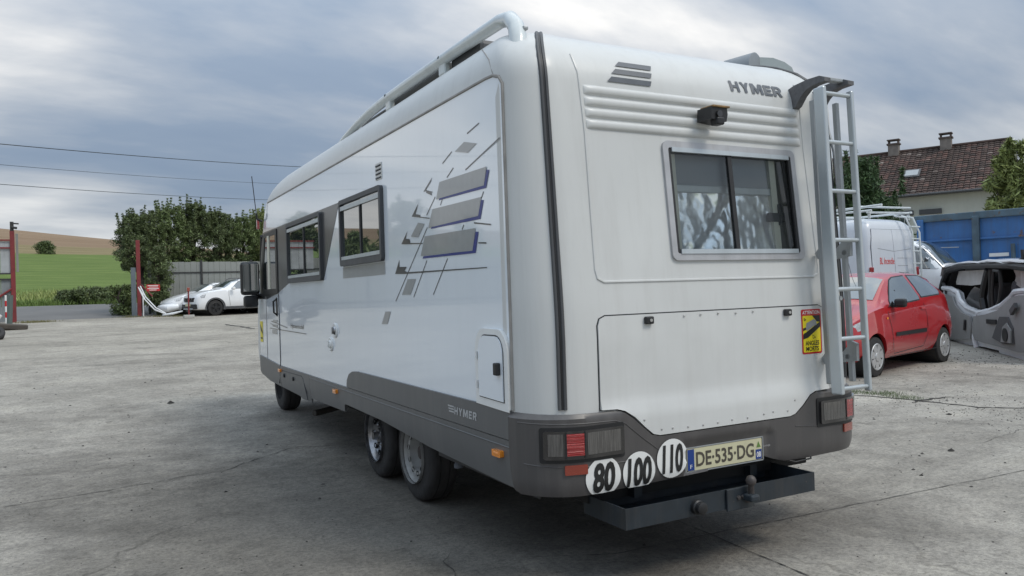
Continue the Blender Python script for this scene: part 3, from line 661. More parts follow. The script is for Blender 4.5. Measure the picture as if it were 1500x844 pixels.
for sg in (-1, 1):
    u0, u1 = (-1.072, -.682) if sg < 0 else (.690, 1.14)
    zt, zb = (.765, .632)
    if sg > 0: zt, zb = .752, .622
    lo = patch('tail_light_recess', rrect(u0-.02, u1+.01, zb-.018, zt+.016, .012), arc, M_black, RV, step=.03, off=.0315, back=.02)
    tl = patch('tail_light', rrect(u0, u1, zb, zt, .012), arc, M_smoke, RV, step=.05, off=.044, back=.02)
    ra, rb = ((-.978, -.898) if sg < 0 else (.895, .975))
    patch('red_lens', rrect(ra, rb, zb+.018, zt-.012, .004), arc, M_redl, tl, step=.05, off=.0462, back=.04)
    for qa, qb in ((u0+.02, ra-.012), (rb+.012, u1-.02)):
        if qb-qa > .05: patch('clear_lens', rrect(qa, qb, zb+.018, zt-.012, .004), arc, pm('dusty clear lens', (.085, .08, .075), rough=.22, coat=1, var=.6, vscale=9, bump=.6, bscale=3, stretch=(40, 40, 1)), tl, step=.05, off=.0455, back=.04)
    for q in (ra, rb): patch('lens_divider', [(q-.003, zb+.004), (q+.003, zb+.004), (q+.003, zt-.004), (q-.003, zt-.004)], arc, M_black, tl, step=.2, off=.0468, back=None)
    rz = .582 if sg < 0 else .578
    a, b = ((-.985, -.885) if sg < 0 else (.885, .985))
    patch('reflector', rrect(a, b, rz-.024, rz+.022, .004), arc, M_redr, RV, step=.1, off=.036, back=.02)
# number plate
pl = patch('number_plate', rrect(-.270, .252, .480, .592, .006), arc, M_plate, RV, step=.2, off=.013, back=.006)
multi('plate_frame', stroke([(-.279, .474), (.262, .474), (.262, .598), (-.279, .598), (-.279, .474)], .007), arc, M_alu2, pl, off=.0125)
for q_ in ([(-.268, .482), (-.224, .482), (-.224, .590), (-.268, .590)], [(.205, .482), (.249, .482), (.249, .534), (.205, .534)]): multi('plate_band', [q_], arc, M_plateb, pl, off=.0140)
text('plate_lettering', 'DE\u00b7535\u00b7DG', -.212, .497, .405, .076, arc, pm('plate ink', (.075, .065, .05), rough=.5), pl, off=.0145, bold=.022)
text('plate_lettering', 'F', -.252, .492, .014, .020, arc, M_white, pl, off=.0146)
text('plate_lettering', '08', .212, .492, .030, .030, arc, M_white, pl, off=.0146, bold=.02)
multi('plate_crest', [[(.212, .545), (.226, .578), (.243, .545)]], arc, pm('crest green', (.12, .22, .05), rough=.5), pl, off=.0146)
text('plate_side_lettering', 'HYMER', .268, .54, .050, .010, arc, M_logow, bmp, off=.012)
# speed discs
for cx_, cz_, s_, w_ in ((-.797, .530, '80', .128), (-.588, .528, '100', .150), (-.380, .566, '110', .135)):
    poly = [p if p[1] > .455 else (p[0], .455+(p[1]-.455)*.1) for p in circ(cx_, cz_, .098, 36)]
    dsc = patch('speed_sticker', poly, arc, M_white, RV, step=.03, off=.0050, back=None, offf=brec)
    v, f = slice_2d(*text_polys(s_, .040, 0.12)); P = []
    for a, b in v:
        u = cx_-w_/2+a*w_; vv = cz_-.074+b*.146; vv = max(vv, .458); p = Vector(arc(u, vv)); P.append(p+Vector((0, -1, 0))*(brec(u, vv)+.0075))
    mk('speed_numerals', P, f, M_ink, dsc)
# underbody
MB().box((0, 3.3, .53), (1.55, 6.3, .34)).box((0, .35, .47), (1.9, .5, .10)).build('underbody', M_dark, RV)
MB().tube([(-.99, 1.22, .52), (-1.0, 1.20, .44), (-1.0, 1.20, .38)], .022, 10).tube([(-1.0, 1.20, .40), (-1.0, 1.20, .375)], .028, 10).build('drain_pipe', pm('grey pipe', (.10, .11, .13), rough=.6), RV)
MB().box((-1.02, .82, .455), (.012, 1.25, .09), bev=.002).build('under_rail', pm('dull rail', (.05, .05, .052), rough=.5, metal=.3), RV)
MB().tube([(-.55, 4.7, .34), (-1.0, 4.45, .31), (-1.06, 4.42, .31)], .030, 10).build('exhaust', pm('rusty exhaust', (.04, .035, .03), rough=.7, metal=.3), RV)
MB().tube([(.35, .05, .47), (.5, -.02, .43), (.62, -.02, .435), (.7, .05, .46)], .005, 6).build('hanging_cable', M_black, RV)

# ------------------------------------------------------------------ side skirts
def sko(u, v_): return .013-(.30*max(0, .60-v_)**1.4 if v_ < .60 else 0)
lowr = [(.245, .468), (1.3, .495), (2.2, .545), (3.06, .560), (3.09, .545), (3.12, .492), (4.22, .480), (4.22, .698), (.245, .698)]
def yp(p): return [(sy(a), b) for a, b in p]
patch('lower_skirt', yp(lowr), arc, M_skirt, RV, step=.12, off=0, back=-.02, offf=sko)
lbox = patch('locker_skirt', yp([(4.225, .440), (4.6, .436), (4.7, .455), (5.50, .470), (5.50, .698), (4.225, .698)]), arc, M_skirt, RV, step=.12, off=0, back=-.02, offf=lambda u, v_: sko(u, v_)+.001)
seam_tube('locker_edge', [(sy(5.40), .655), (sy(4.52), .665), (sy(4.46), .64), (sy(4.30), .46)], .005, M_black, .012, lbox)
for y in (5.28, 4.86): MB().lathe([(0, .022), (.014, .022), (.018, .016), (.018, 0)], (-1.145, y, .610), (-1, 0, 0), 14).build('locker_lock', M_black, lbox)
patch('front_skirt', yp([(5.52, .468), (6.1, .480), (6.55, .53), (6.62, .56), (6.62, .75), (5.52, .698)]), arc, M_skirt, RV, step=.12, off=0, back=-.02, offf=sko)
hump = patch('rocker_panel', yp([(.245, .703), (3.0, .703), (2.985, .76), (2.93, .81), (2.84, .838), (2.72, .848), (.245, .848)]), arc, M_skirt, RV, step=.10, off=.016, back=-.002)
seam_tube('skirt_crease', [(sy(.25), .665), (sy(4.22), .672)], .004, M_skirt, .013)
bars('stripe_logo', sy(.985), sy(.90), .795, .0085, 3, .0065, -.007, lambda u, v_: arc(u, v_), M_logow, off=.018, parent=hump)
maker_letters('skirt_lettering', sy(.895), .750, .285, .043, arc, M_logow, hump, .018, shear=.10, gap=.10)
for y, z in ((.367, .623), (3.307, .640), (5.47, .650)):
    l_ = patch('side_marker', rrect(sy(y)-.045, sy(y)+.045, z-.017, z+.017, .006), arc, M_orange, RV, step=.05, off=.034, back=.01); MB().box((-1.165, y, z), (.012, .055, .014), bev=.003).build('marker_ridge', M_orange, l_)

# front wheel / rear wheels
def lettered_tyre(r, w):
    return [(-w/2, r*.60), (-w/2+.002, r*.80), (-w/2+.004, r*.90), (-w/2+.018, r*.965), (-w/2+.040, r), (-w*.18, r), (-w*.17, r-.008), (-w*.15, r-.008), (-w*.14, r), (w*.14, r), (w*.15, r-.008), (w*.17, r-.008), (w*.18, r), (w/2-.03, r), (w/2-.008, r*.95), (w/2, r*.80), (w/2, r*.60)]
def rv_wheel(x, y, zc_, r, w, style):
    wh = MB().lathe([(-a, b) for a, b in lettered_tyre(r, w)], (x+w/2, y, zc_), (-1, 0, 0), 48).build('wheel', M_tyre, RV)
    rr_ = r*.62
    if style == 'steel':
        rim = MB().lathe([(.02, rr_), (.0, rr_), (-.012, rr_*.94), (-.045, rr_*.88), (-.035, rr_*.78), (-.018, rr_*.72), (-.022, rr_*.62), (-.09, rr_*.53), (-.135, rr_*.42), (-.135, rr_*.30), (-.10, rr_*.26), (-.10, 0)], (x, y, zc_), (-1, 0, 0), 40).build('rim', M_steel, wh)
        h_ = MB()
        for k in range(10):
            a = 2*math.pi*k/10+.15; h_.lathe([(0, .0), (0, .019), (.004, .019)], (x+.021, y+math.cos(a)*rr_*.68, zc_+math.sin(a)*rr_*.68), (-1, 0, 0), 10)
        h_.build('vent_hole', M_black, wh)
        b_ = MB()
        for k in range(5):
            a = 2*math.pi*k/5+.5; b_.lathe([(0, .016), (.025, .014), (.03, 0)], (x+.130, y+math.cos(a)*rr_*.42, zc_+math.sin(a)*rr_*.42), (-1, 0, 0), 6)
        b_.lathe([(0, .05), (.03, .045), (.032, 0)], (x+.08, y, zc_), (-1, 0, 0), 16); b_.build('wheel_bolts', M_ball, wh)
    elif style == 'chrome':
        rim = MB().lathe([(.02, rr_), (.0, rr_), (-.012, rr_*.94), (-.05, rr_*.86), (-.03, rr_*.72), (-.07, rr_*.50), (-.05, rr_*.30), (-.02, rr_*.26), (-.02, 0)], (x, y, zc_), (-1, 0, 0), 40).build('rim', M_chrome, wh)
        b_ = MB()
        for k in range(8):
            a = 2*math.pi*k/8; b_.lathe([(0, .0), (0, .022), (.01, .022)], (x+.035, y+math.cos(a)*rr_*.66, zc_+math.sin(a)*rr_*.66), (-1, 0, 0), 8)
        b_.build('vent_hole', M_black, wh)
        b_ = MB()
        for k in range(5):
            a = 2*math.pi*k/5+.2; b_.lathe([(0, .017), (.035, .015), (.045, 0)], (x+.06, y+math.cos(a)*rr_*.40, zc_+math.sin(a)*rr_*.40), (-1, 0, 0), 6)
        b_.lathe([(0, .035), (.05, .03), (.052, 0)], (x+.03, y, zc_), (-1, 0, 0), 16); b_.build('wheel_bolts', M_chrome, wh)
    else: MB().lathe([(.0, rr_), (-.05, rr_*.85), (-.05, 0)], (x, y, zc_), (-1, 0, 0), 30).build('rim', M_dark, wh)
rv_wheel(-.990, 1.985, .325, .325, .205, 'steel'); rv_wheel(-.990, 2.80, .327, .325, .205, 'chrome'); rv_wheel(-.965, 6.46, .410, .322, .205, 'plain')
for x in (.785, ):
    rv_wheel(x, 1.985, .325, .325, .205, 'none'); rv_wheel(x, 2.80, .327, .325, .205, 'none'); rv_wheel(x-.03, 6.46, .410, .322, .205, 'none')

# ------------------------------------------------------------------ side details
BARS= [[(-2.109, 1.974), (-1.481, 1.972), (-1.445, 2.063), (-2.052, 2.067)], [(-2.24, 1.819), (-1.558, 1.824), (-1.514, 1.917), (-2.168, 1.923)], [(-2.374, 1.659), (-1.639, 1.647), (-1.593, 1.763), (-2.301, 1.773)]]
BLUE= [[(-2.072, 1.964), (-1.458, 1.956), (-1.417, 2.042), (-1.446, 2.046), (-1.481, 1.972), (-2.059, 1.976)], [(-2.201, 1.81), (-1.534, 1.805), (-1.489, 1.898), (-1.519, 1.902), (-1.558, 1.823), (-2.188, 1.822)], [(-2.346, 1.641), (-1.602, 1.633), (-1.56, 1.741), (-1.594, 1.744), (-1.639, 1.649), (-2.332, 1.654)]]
SMALL= [[(-1.704, 2.235), (-1.828, 2.204), (-1.663, 2.17), (-1.55, 2.199)], [(-2.404, 1.865), (-2.53, 1.789), (-2.407, 1.776), (-2.299, 1.849)], [(-2.611, 1.523), (-2.723, 1.425), (-2.569, 1.424), (-2.467, 1.521)], [(-3.058, 1.312), (-3.142, 1.225), (-3.023, 1.228), (-2.948, 1.313)]]
LINES= [[(-1.518, 2.298), (-1.665, 2.272)], [(-1.869, 2.211), (-2.003, 2.166)], [(-1.295, 2.181), (-1.698, 2.084)], [(-1.855, 2.119), (-1.947, 2.078)], [(-2.123, 1.991), (-2.263, 1.897)], [(-2.256, 1.824), (-2.845, 1.383)], [(-2.28, 1.626), (-2.516, 1.407)], [(-1.971, 1.623), (-2.196, 1.42)], [(-1.489, 1.941), (-1.518, 1.91)], [(-1.739, 1.793), (-1.764, 1.77)], [(-2.022, 1.964), (-2.051, 1.933)], [(-1.613, 1.792), (-1.418, 1.766)], [(-1.567, 1.684), (-1.474, 1.677)]]
ARROWS= [[(-2.157, 2.111), (-2.3, 2.043), (-2.28, 2.041), (-2.187, 2.084)], [(-2.263, 2.048), (-2.256, 2.03), (-2.17, 2.004), (-2.18, 2.019), (-2.156, 2.024)], [(-2.39, 1.982), (-2.506, 1.913), (-2.41, 1.899), (-2.216, 1.871), (-2.215, 1.877), (-2.359, 1.897), (-2.366, 1.909), (-2.443, 1.922)], [(-2.59, 1.828), (-2.705, 1.753), (-2.556, 1.743), (-2.338, 1.73), (-2.338, 1.736), (-2.546, 1.75), (-2.553, 1.774), (-2.626, 1.783)], [(-2.752, 1.654), (-2.839, 1.564), (-2.664, 1.558), (-1.474, 1.549), (-1.474, 1.554), (-2.607, 1.568), (-2.663, 1.578), (-2.623, 1.602), (-2.756, 1.607)]]
for b, q in zip(BARS, BLUE):
    d_ = multi('decal_bar', [b], arc, M_decal, RV, off=.0055)
    multi('decal_bar_edge', [q], arc, M_blue, d_, off=.0048)
for q in SMALL: multi('decal_block', [q], arc, M_decal, RV, off=.0050)
multi('decal_lines', [s_ for l_ in LINES for s_ in stroke(l_, .007)], arc, M_decald, RV, off=.0044)
for q in ARROWS: multi('decal_arrow', [q], arc, M_decald, RV, off=.0050)
multi('door_stripes', [[(-6.86, 1.160), (-6.60, 1.160), (-6.60, 1.186), (-6.86, 1.186)], [(-6.88, 1.110), (-6.62, 1.110), (-6.62, 1.136), (-6.88, 1.136)], [(-6.91, 1.030), (-6.65, 1.030), (-6.65, 1.078), (-6.91, 1.078)]], arc, M_decal, RV, off=.0052)
multi('door_lines', [s_ for l_ in ([(-6.945, 1.169), (-6.137, 1.115)], [(-6.999, 1.142), (-6.443, 1.085)], [(-7.05, 1.088), (-5.33, 1.079)]) for s_ in stroke(l_, .008)], arc, M_decald, RV, off=.0058)
text('model_lettering', 'Hymermobil', -5.985, 1.108, .565, .055, arc, M_decald, RV, off=.0052, bold=.012, shear=.2)
# dark window band towards the front and its windows
patch('window_band', yp([(3.635, 1.568), (3.10, 2.185), (6.30, 2.19), (6.50, 1.75), (6.58, 1.42), (6.1, 1.42), (5.56, 1.475), (4.99, 1.575)])[::-1], arc, M_band, RV, step=.2, off=.0050, back=0)
def side_window(y0, y1, z0, z1, yd, low=True, top_rail=True):
    fr = patch('side_window', yp(rrect(y0, y1, z0, z1, .03))[::-1], arc, M_dgrey, RV, step=.2, off=.030, back=0, holes=[yp(rrect(y0+.035, y1-.035, z0+.045, z1-.035, .01))])
    patch('pane', yp([(y0+.02, z0+.03), (yd, z0+.03), (yd, z1-.02), (y0+.02, z1-.02)])[::-1], arc, M_sglass, fr, step=.5, off=.016, back=None)
    patch('pane', yp([(yd, z0+.03), (y1-.02, z0+.03), (y1-.02, z1-.02), (yd, z1-.02)])[::-1], arc, M_sglass, fr, step=.5, off=.012, back=None)
    patch('divider', yp([(yd-.016, z0+.05), (yd+.016, z0+.05), (yd+.016, z1-.05), (yd-.016, z1-.05)])[::-1], arc, M_seal, fr, step=.5, off=.024, back=.0)
    for a, b in ((z1-.085, z1-.052), (z0+.048, z0+.075)): patch('slide_rail', yp([(y0+.04, a), (y1-.04, a), (y1-.04, b), (y0+.04, b)])[::-1], arc, M_alu, fr, step=.5, off=.028, back=.0)
    return fr
side_window(2.02, 3.035, 1.662, 2.185, 2.50)
multi('window_step', [yp([(2.025, 1.568), (3.04, 1.568), (3.04, 1.655), (2.025, 1.655)])[::-1]], arc, M_decal, RV, off=.0045)
side_window(3.64, 4.96, 1.572, 2.168, 4.25)
cw = patch('cab_window', yp([(5.50, 1.478), (5.50, 2.172), (6.20, 2.165), (6.40, 1.75), (6.45, 1.45)])[::-1], arc, M_black, RV, step=.3, off=.014, back=0, holes=[yp([(5.58, 1.53), (5.58, 2.12), (6.14, 2.12), (6.34, 1.53)])])
patch('pane', yp([(5.56, 1.51), (5.56, 2.14), (6.16, 2.14), (6.36, 1.51)])[::-1], arc, M_sglass, cw, step=.3, off=.008, back=None)
MB().box((-1.146, 5.95, 1.83), (.008, .10, .60)).build('curtain', M_cream, cw)
# cab door seams and handle, sticker
seam_tube('door_seam', [(sy(5.50), 1.47), (sy(5.50), .75), (sy(5.58), .50)], .006, M_seal, .003)
seam_tube('door_seam', [(sy(6.20), 1.45), (sy(6.20), .72)], .005, M_seam, .003)
hd2 = patch('door_handle', yp(rrect(5.575, 5.66, 1.225, 1.435, .035))[::-1], arc, M_black, RV, step=.05, off=.006, back=0)
MB().tube([(-1.142, 5.62, 1.245), (-1.175, 5.60, 1.27), (-1.178, 5.60, 1.39), (-1.142, 5.62, 1.415)], .010, 8).build('grab_bar', M_black, hd2)
ws = patch('side_sticker', yp(rrect(6.44, 6.60, .91, 1.155, .01))[::-1], arc, M_yel, RV, step=.2, off=.005, back=None)
multi('sticker_black', [yp([(6.46, 1.0), (6.58, 1.06), (6.58, 1.12), (6.46, 1.04)])[::-1]], arc, M_ink, ws, off=.006)
text('sticker_lettering', 'ANGLES', sy(6.585), .945, .13, .022, arc, M_ink, ws, off=.006, bold=.04)
# small fittings
vt = patch('side_vent', yp(rrect(2.03, 2.165, 2.228, 2.345, .008))[::-1], arc, M_shell, RV, step=.1, off=.006, back=0)
for k in range(4): MB().box((-1.142, 2.098, 2.325-.028*k), (.010, .10, .009), rot=(R(25), 'Y')).build('louvre', M_black if k < 3 else M_dgrey, vt)
for y, z, r in ((3.313, 1.144, .062), (3.452, 1.024, .060)):
    f_ = MB().lathe([(0, r), (.008, r), (.014, r*.86), (.010, r*.7), (.010, 0)], (-1.137, y, z), (-1, 0, 0), 24).build('filler_cap', M_white, RV)
    MB().lathe([(.008, r*.62), (.022, r*.50), (.026, 0)], (-1.137, y, z), (-1, 0, 0), 18).box((-1.166, y, z), (.01, .018, r*.9), bev=.003).build('cap_lock', M_chrome if z > 1.1 else M_white, f_)
cf = patch('cargo_hatch_frame', yp([(.245, .838), (.60, .848), (.60, 1.12)]+[(.50+.10*math.cos(R(a)), 1.13+.11*math.sin(R(a))) for a in range(0, 91, 15)]+[(.345-.10*math.sin(R(a)), 1.13+.11*math.cos(R(a))) for a in range(0, 91, 15)])[::-1], arc, M_white, RV, step=.05, off=.020, back=0)
inner = [(.285, .885), (.552, .892), (.552, 1.10)]+[(.477+.075*math.cos(R(a)), 1.12+.085*math.sin(R(a))) for a in range(0, 91, 15)]+[(.36-.075*math.sin(R(a)), 1.12+.085*math.cos(R(a))) for a in range(0, 91, 15)]
patch('cargo_gap', grow(yp(inner)[::-1], .006), arc, M_black, cf, step=.06, off=.0215, back=None)
cd = patch('cargo_hatch', yp(inner)[::-1], arc, M_side, RV, step=.06, off=.027, back=.015)
MB().box((-1.173, .322, 1.045), (.026, .040, .062), bev=.006).build('lock', M_black, cd)
for z in (.95, 1.10): MB().tube([(-1.165, .566, z-.02), (-1.165, .566, z+.02)], .008, 8).build('hinge', M_white, cd)
# mirror and front-left corner, antenna
mi_ = MB().box((-1.275, 6.42, 1.665), (.21, .11, .39), bev=.035).build('door_mirror', M_black, RV)
MB().box((-1.275, 6.358, 1.675), (.170, .006, .325), bev=.002).build('mirror_glass', M_cglass, mi_)
MB().box((-1.265, 6.45, 1.395), (.16, .12, .14), bev=.03).tube([(-1.30, 6.46, 1.42), (-1.14, 6.50, 1.46), (-1.09, 6.55, 1.50)], .035, 8).build('mirror_arm', M_black, mi_)
MB().tube([(-1.14, 6.33, 2.16), (-1.10, 6.62, 1.90), (-1.05, 6.95, 1.45)], .020, 8).build('screen_pillar', M_black, RV)
MB().tube([(-1.13, 6.34, 2.33), (-1.19, 6.33, 2.36), (-1.20, 6.32, 2.42)], .012, 6).tube([(-1.195, 6.32, 2.38), (-1.23, 6.36, 2.86)], .005, 5).build('aerial', M_black, RV)
MB().box((-1.175, 6.36, 2.30), (.03, .05, .12), bev=.008).build('marker_lamp', M_redl, RV)
MB().tube([(-1.02, 6.75, .60), (-1.06, 6.95, .72), (-1.02, 7.15, .84)], .03, 8).build('front_bumper_lip', M_black, RV)
MB().box((0, 6.7, .56), (1.95, .75, .26), bev=.10).build('front_bumper', M_skirt, RV)

# ------------------------------------------------------------------ roof fittings
rl = MB().tube([(-1.02, .28, 2.60), (-1.005, .30, 2.68), (-.99, .345, 2.765), (-.975, .43, 2.835), (-.96, .56, 2.868), (-.955, 1.1, 2.878), (-.955, 2.0, 2.878), (-.955, 2.45, 2.873), (-.96, 2.75, 2.858), (-.97, 3.05, 2.825), (-.985, 3.35, 2.770), (-1.0, 3.5, 2.73)], [.046, .046, .044, .041, .038, .036, .036, .036, .036, .033, .030, .022], 14)
rl = rl.build('roof_rail', M_rail, RV)
for y in (1.35, 2.35): MB().box((-.95, y, 2.82), (.04, .10, .08), bev=.01).build('rail_foot', M_rail, rl)
for y in (1.35, 2.35): MB().lathe([(0, .010), (.006, .010), (.006, 0)], (-.985, y, 2.888), (-1, 0, .4), 8).build('rail_bolt', M_black, rl)
MB().box((-.97, .30, 2.745), (.03, .04, .02), bev=.006).build('rail_clip', M_alu2, rl)
MB().box((-.80, 1.12, 2.83), (.24, .42, .12), bev=.03).build('roof_box', M_dgrey, RV)
MB().box((-.80, 1.95, 2.83), (.20, 1.15, .10), bev=.01).box((-.80, 2.85, 2.81), (.20, .7, .09), bev=.01).build('roof_locker', pm('roof box grey', (.10, .10, .095), rough=.6, dirt=.4), RV)
MB().lathe([(-.22, .055), (-.20, .105), (0, .115), (.004, .105), (.004, 0)], (.94, .60, 2.82), (.35, -.94, 0), 26).build('roof_vent', pm('vent grey', (.22, .24, .26), rough=.55, var=.15), RV)
dm = MB()
prof = [(-.20, 0), (-.19, .04), (-.13, .085), (-.04, .115), (.05, .112), (.13, .085), (.18, .05), (.20, 0)]
dm.prism(prof, (1.03, .60, 2.80), (.12, .33, 0), ax=(.94, -.35, 0)).build('roof_dome', pm('smoked dome', (.34, .38, .38), rough=.3, coat=.6), RV)

# ------------------------------------------------------------------ ladder
import itertools
def ladp(x, z, dy=0): return (x, -.155+(z-.82)*.036+dy, z)
ld = MB()
M_lad = M_alu
for x, w_, d_ in ((.697, .030, .072), (.948, .024, .040)):
    p0, p1 = Vector(ladp(x, .80)), Vector(ladp(x, 2.515)); mid = (p0+p1)/2; ang = math.atan2(p1.y-p0.y, p1.z-p0.z)
    ld.box(mid, (w_, d_, (p1-p0).length), rot=(-ang, 'X'), bev=.008)
ld = ld.build('ladder', M_lad, RV)
for k in range(7):
    z = .828+k*.2765; p = ladp(.70, z); q = ladp(.945, z)
    MB().tube([p, q], .0125, 10).build('rung', M_alu, ld)
for x in (.725, .915):
    p0, p1 = Vector(ladp(x, .85, .075)), Vector(ladp(x, 2.46, .075)); mid = (p0+p1)/2; ang = math.atan2(p1.y-p0.y, p1.z-p0.z)
    MB().box(mid, (.026, .03, (p1-p0).length), rot=(-ang, 'X'), bev=.004).build('inner_rail', M_alu2, ld)
for z in (1.02, 1.62):
    for x in (.75, .90): MB().prism([(-.0, -.05), (.10, -.065), (.12, -.03), (.03, .06), (.0, .05)], (x, -.13+(z-.82)*.036, z), (.022, 0, 0), ax=(0, 1, 0)).lathe([(0, .016), (.03, .016), (.03, 0)], (x+.03, -.06, z-.03), (-1, 0, 0), 10).build('ladder_bracket', M_alu2, ld)
MB().box((.78, -.07, 1.33), (.05, .04, .12), bev=.006).lathe([(0, .016), (.03, .012), (.03, 0)], (.79, -.09, 1.33), (0, -1, 0), 10).build('ladder_clamp', M_alu2, ld)
# top brackets: two claws that grip the roof edge
for x in (.735, .93):
    MB().prism([(.13, -.085), (.15, -.06), (.15, .0), (.08, .022), (-.02, .034), (-.10, .034), (-.135, .018), (-.135, -.004), (-.06, -.008), (-.01, -.02), (.03, -.05), (.07, -.10), (.10, -.115)], (x-.02, .02, 2.552), (.05, 0, 0), ax=(0, 1, 0)).build('roof_claw', pm('claw grey', (.10, .10, .105), rough=.55, var=.3, vscale=30, dirt=.4, dcol=(.2, .19, .18)), ld)
MB().box((.86, -.06, 2.577), (.26, .045, .02), bev=.004).build('claw_bar', M_alu2, ld)
MB().tube([(.99, -.02, .9), (1.0, .02, 1.6), (1.005, .07, 2.2), (1.0, .13, 2.42), (.98, .22, 2.58)], .010, 8).build('side_tube', M_alu2, ld)

# ------------------------------------------------------------------ tow tray and ball
ty = MB(); x0, x1, y0, y1, z0, z1 = -.765, .495, -.145, .20, .300, .398
for a in ([(x0, y0), (x1, y0)],): pass
t_ = .008
ty.box(((x0+x1)/2, y0, (z0+z1)/2), (x1-x0, t_, z1-z0)); ty.box(((x0+x1)/2, y1, (z0+z1)/2), (x1-x0, t_, z1-z0))
ty.box((x0+t_/2, (y0+y1)/2, (z0+z1)/2), (t_, y1-y0-t_, z1-z0)); ty.box((x1-t_/2, (y0+y1)/2, (z0+z1)/2), (t_, y1-y0-t_, z1-z0)); ty.box(((x0+x1)/2, (y0+y1)/2, z0+.004), (x1-x0-.02, y1-y0-t_, .006))
ty = ty.build('tow_tray', M_tray, RV)
for x in (-.5, .3): MB().box((x, .35, .39), (.05, .5, .06)).build('tray_arm', M_tray, ty)
tb = MB().box((-.055, y0-.012, .345), (.185, .012, .11), bev=.003).box((-.02, y0-.05, .352), (.06, .07, .035), bev=.01).build('tow_bracket', M_tray, ty)
MB().lathe([(-.09, .016), (-.02, .014), (-.012, .018), (-.005, .024), (.012, .027), (.027, .020), (.034, .010), (.036, 0)], (-.012, y0-.045, .425), (0, 0, 1), 20).tube([(-.012, y0-.045, .36), (-.012, y0-.03, .335), (-.02, y0+.0, .33)], .017, 10).build('tow_ball', M_ball, ty)
MB().lathe([(0, .036), (.02, .036), (.026, .03), (.05, .03), (.055, .02), (.055, 0)], (-.34, y0-.004, .345), (0, -1, 0), 18).build('socket', M_black, ty)
for x in (-.075, -.045): MB().lathe([(0, .012), (.01, .011), (.012, 0)], (x, y0-.018, .352), (0, -1, 0), 6).build('bracket_bolt', M_ball, tb)

# ------------------------------------------------------------------ cars
def catmull(xs, ys, n):
    out_ = []
    for t in np.linspace(xs[0], xs[-1], n): out_.append(float(np.interp(t, xs, ys)))
    return out_
class CarBody:
    """st: list of (x, zb, zs, zbelt, ztop, wb, ws, wbelt, wtop) from nose to tail; half widths"""
    def __init__(s, st, n=64):
        a = np.array(st, float); xs = a[:, 0]; t = np.linspace(xs[0], xs[-1], n)
        # smooth (pchip-like) resampling
        s.x = t; s.c = []
        for k in range(1, a.shape[1]):
            y = np.interp(t, xs, a[:, k]); s.c.append(y)
        s.xs0, s.a = xs, a
    def par(s, x): return [float(np.interp(x, s.x, c)) for c in s.c]
    def sec(s, x):
        zb, zs, zbl, zt, wb, ws, wbl, wt = s.par(x); h = max(.0, zt-zbl)
        r = min(.09, h*.5+.02)
        P = [(0, zb), (wb*.85, zb), (wb, zb+.03), (wb+(ws-wb)*.75, zb+(zs-zb)*.45), (ws, zs), (ws-(ws-wbl)*.15, zs+(zbl-zs)*.35), (wbl+(ws-wbl)*.35, zbl-(zbl-zs)*.22), (wbl, zbl), (wbl+(wt-wbl)*.5, zbl+h*.45), (wt+.012, zt-r), (wt-.02, zt-r*.45), (wt-.09, zt-r*.12), (wt*.5, zt+.012), (0, zt+.02)]
        return P
    def build(s, name, mat, parent):
        v = []; f = []; n = 0
        for x in s.x:
            P = s.sec(x); ring = [(x, y, z) for y, z in P]+[(x, -y, z) for y, z in P[-2:0:-1]]; n = len(ring); v += ring
        m_ = len(s.x)
        for i in range(m_-1):
            for k in range(n): q = (k+1) % n; f.append((i*n+k, (i+1)*n+k, (i+1)*n+q, i*n+q))
        f.append(tuple(range(n))); f.append(tuple((m_-1)*n+k for k in range(n-1, -1, -1)))
        o = mk(name, v, f, mat, parent, smooth=True)
        bm = bmesh.new(); bm.from_mesh(o.data); bmesh.ops.recalc_face_normals(bm, faces=bm.faces[:]); bm.to_mesh(o.data); bm.free(); return o
    def side(s, sg):
        def fm(u, v_):
            P = s.sec(u)[3:11]; zs_ = [p[1] for p in P]; w = float(np.interp(v_, zs_, [p[0] for p in P])); return (u, sg*w, v_)
        if sg < 0: return fm
        return lambda u, v_: fm(u, v_)
    def topf(s):
        def fm(u, v_):       # u lateral, v along x
            P = s.sec(v_)[7:]; ys = [p[0] for p in P][::-1]; return (v_, u, float(np.interp(abs(u), ys, [p[1] for p in P][::-1])))
        return fm
def fit_normal(o, outward):
    """flip faces of a patch that look inward"""
    me = o.data; 
    if len(me.polygons) and me.polygons[0].normal.dot(Vector(outward)) < 0: me.flip_normals()
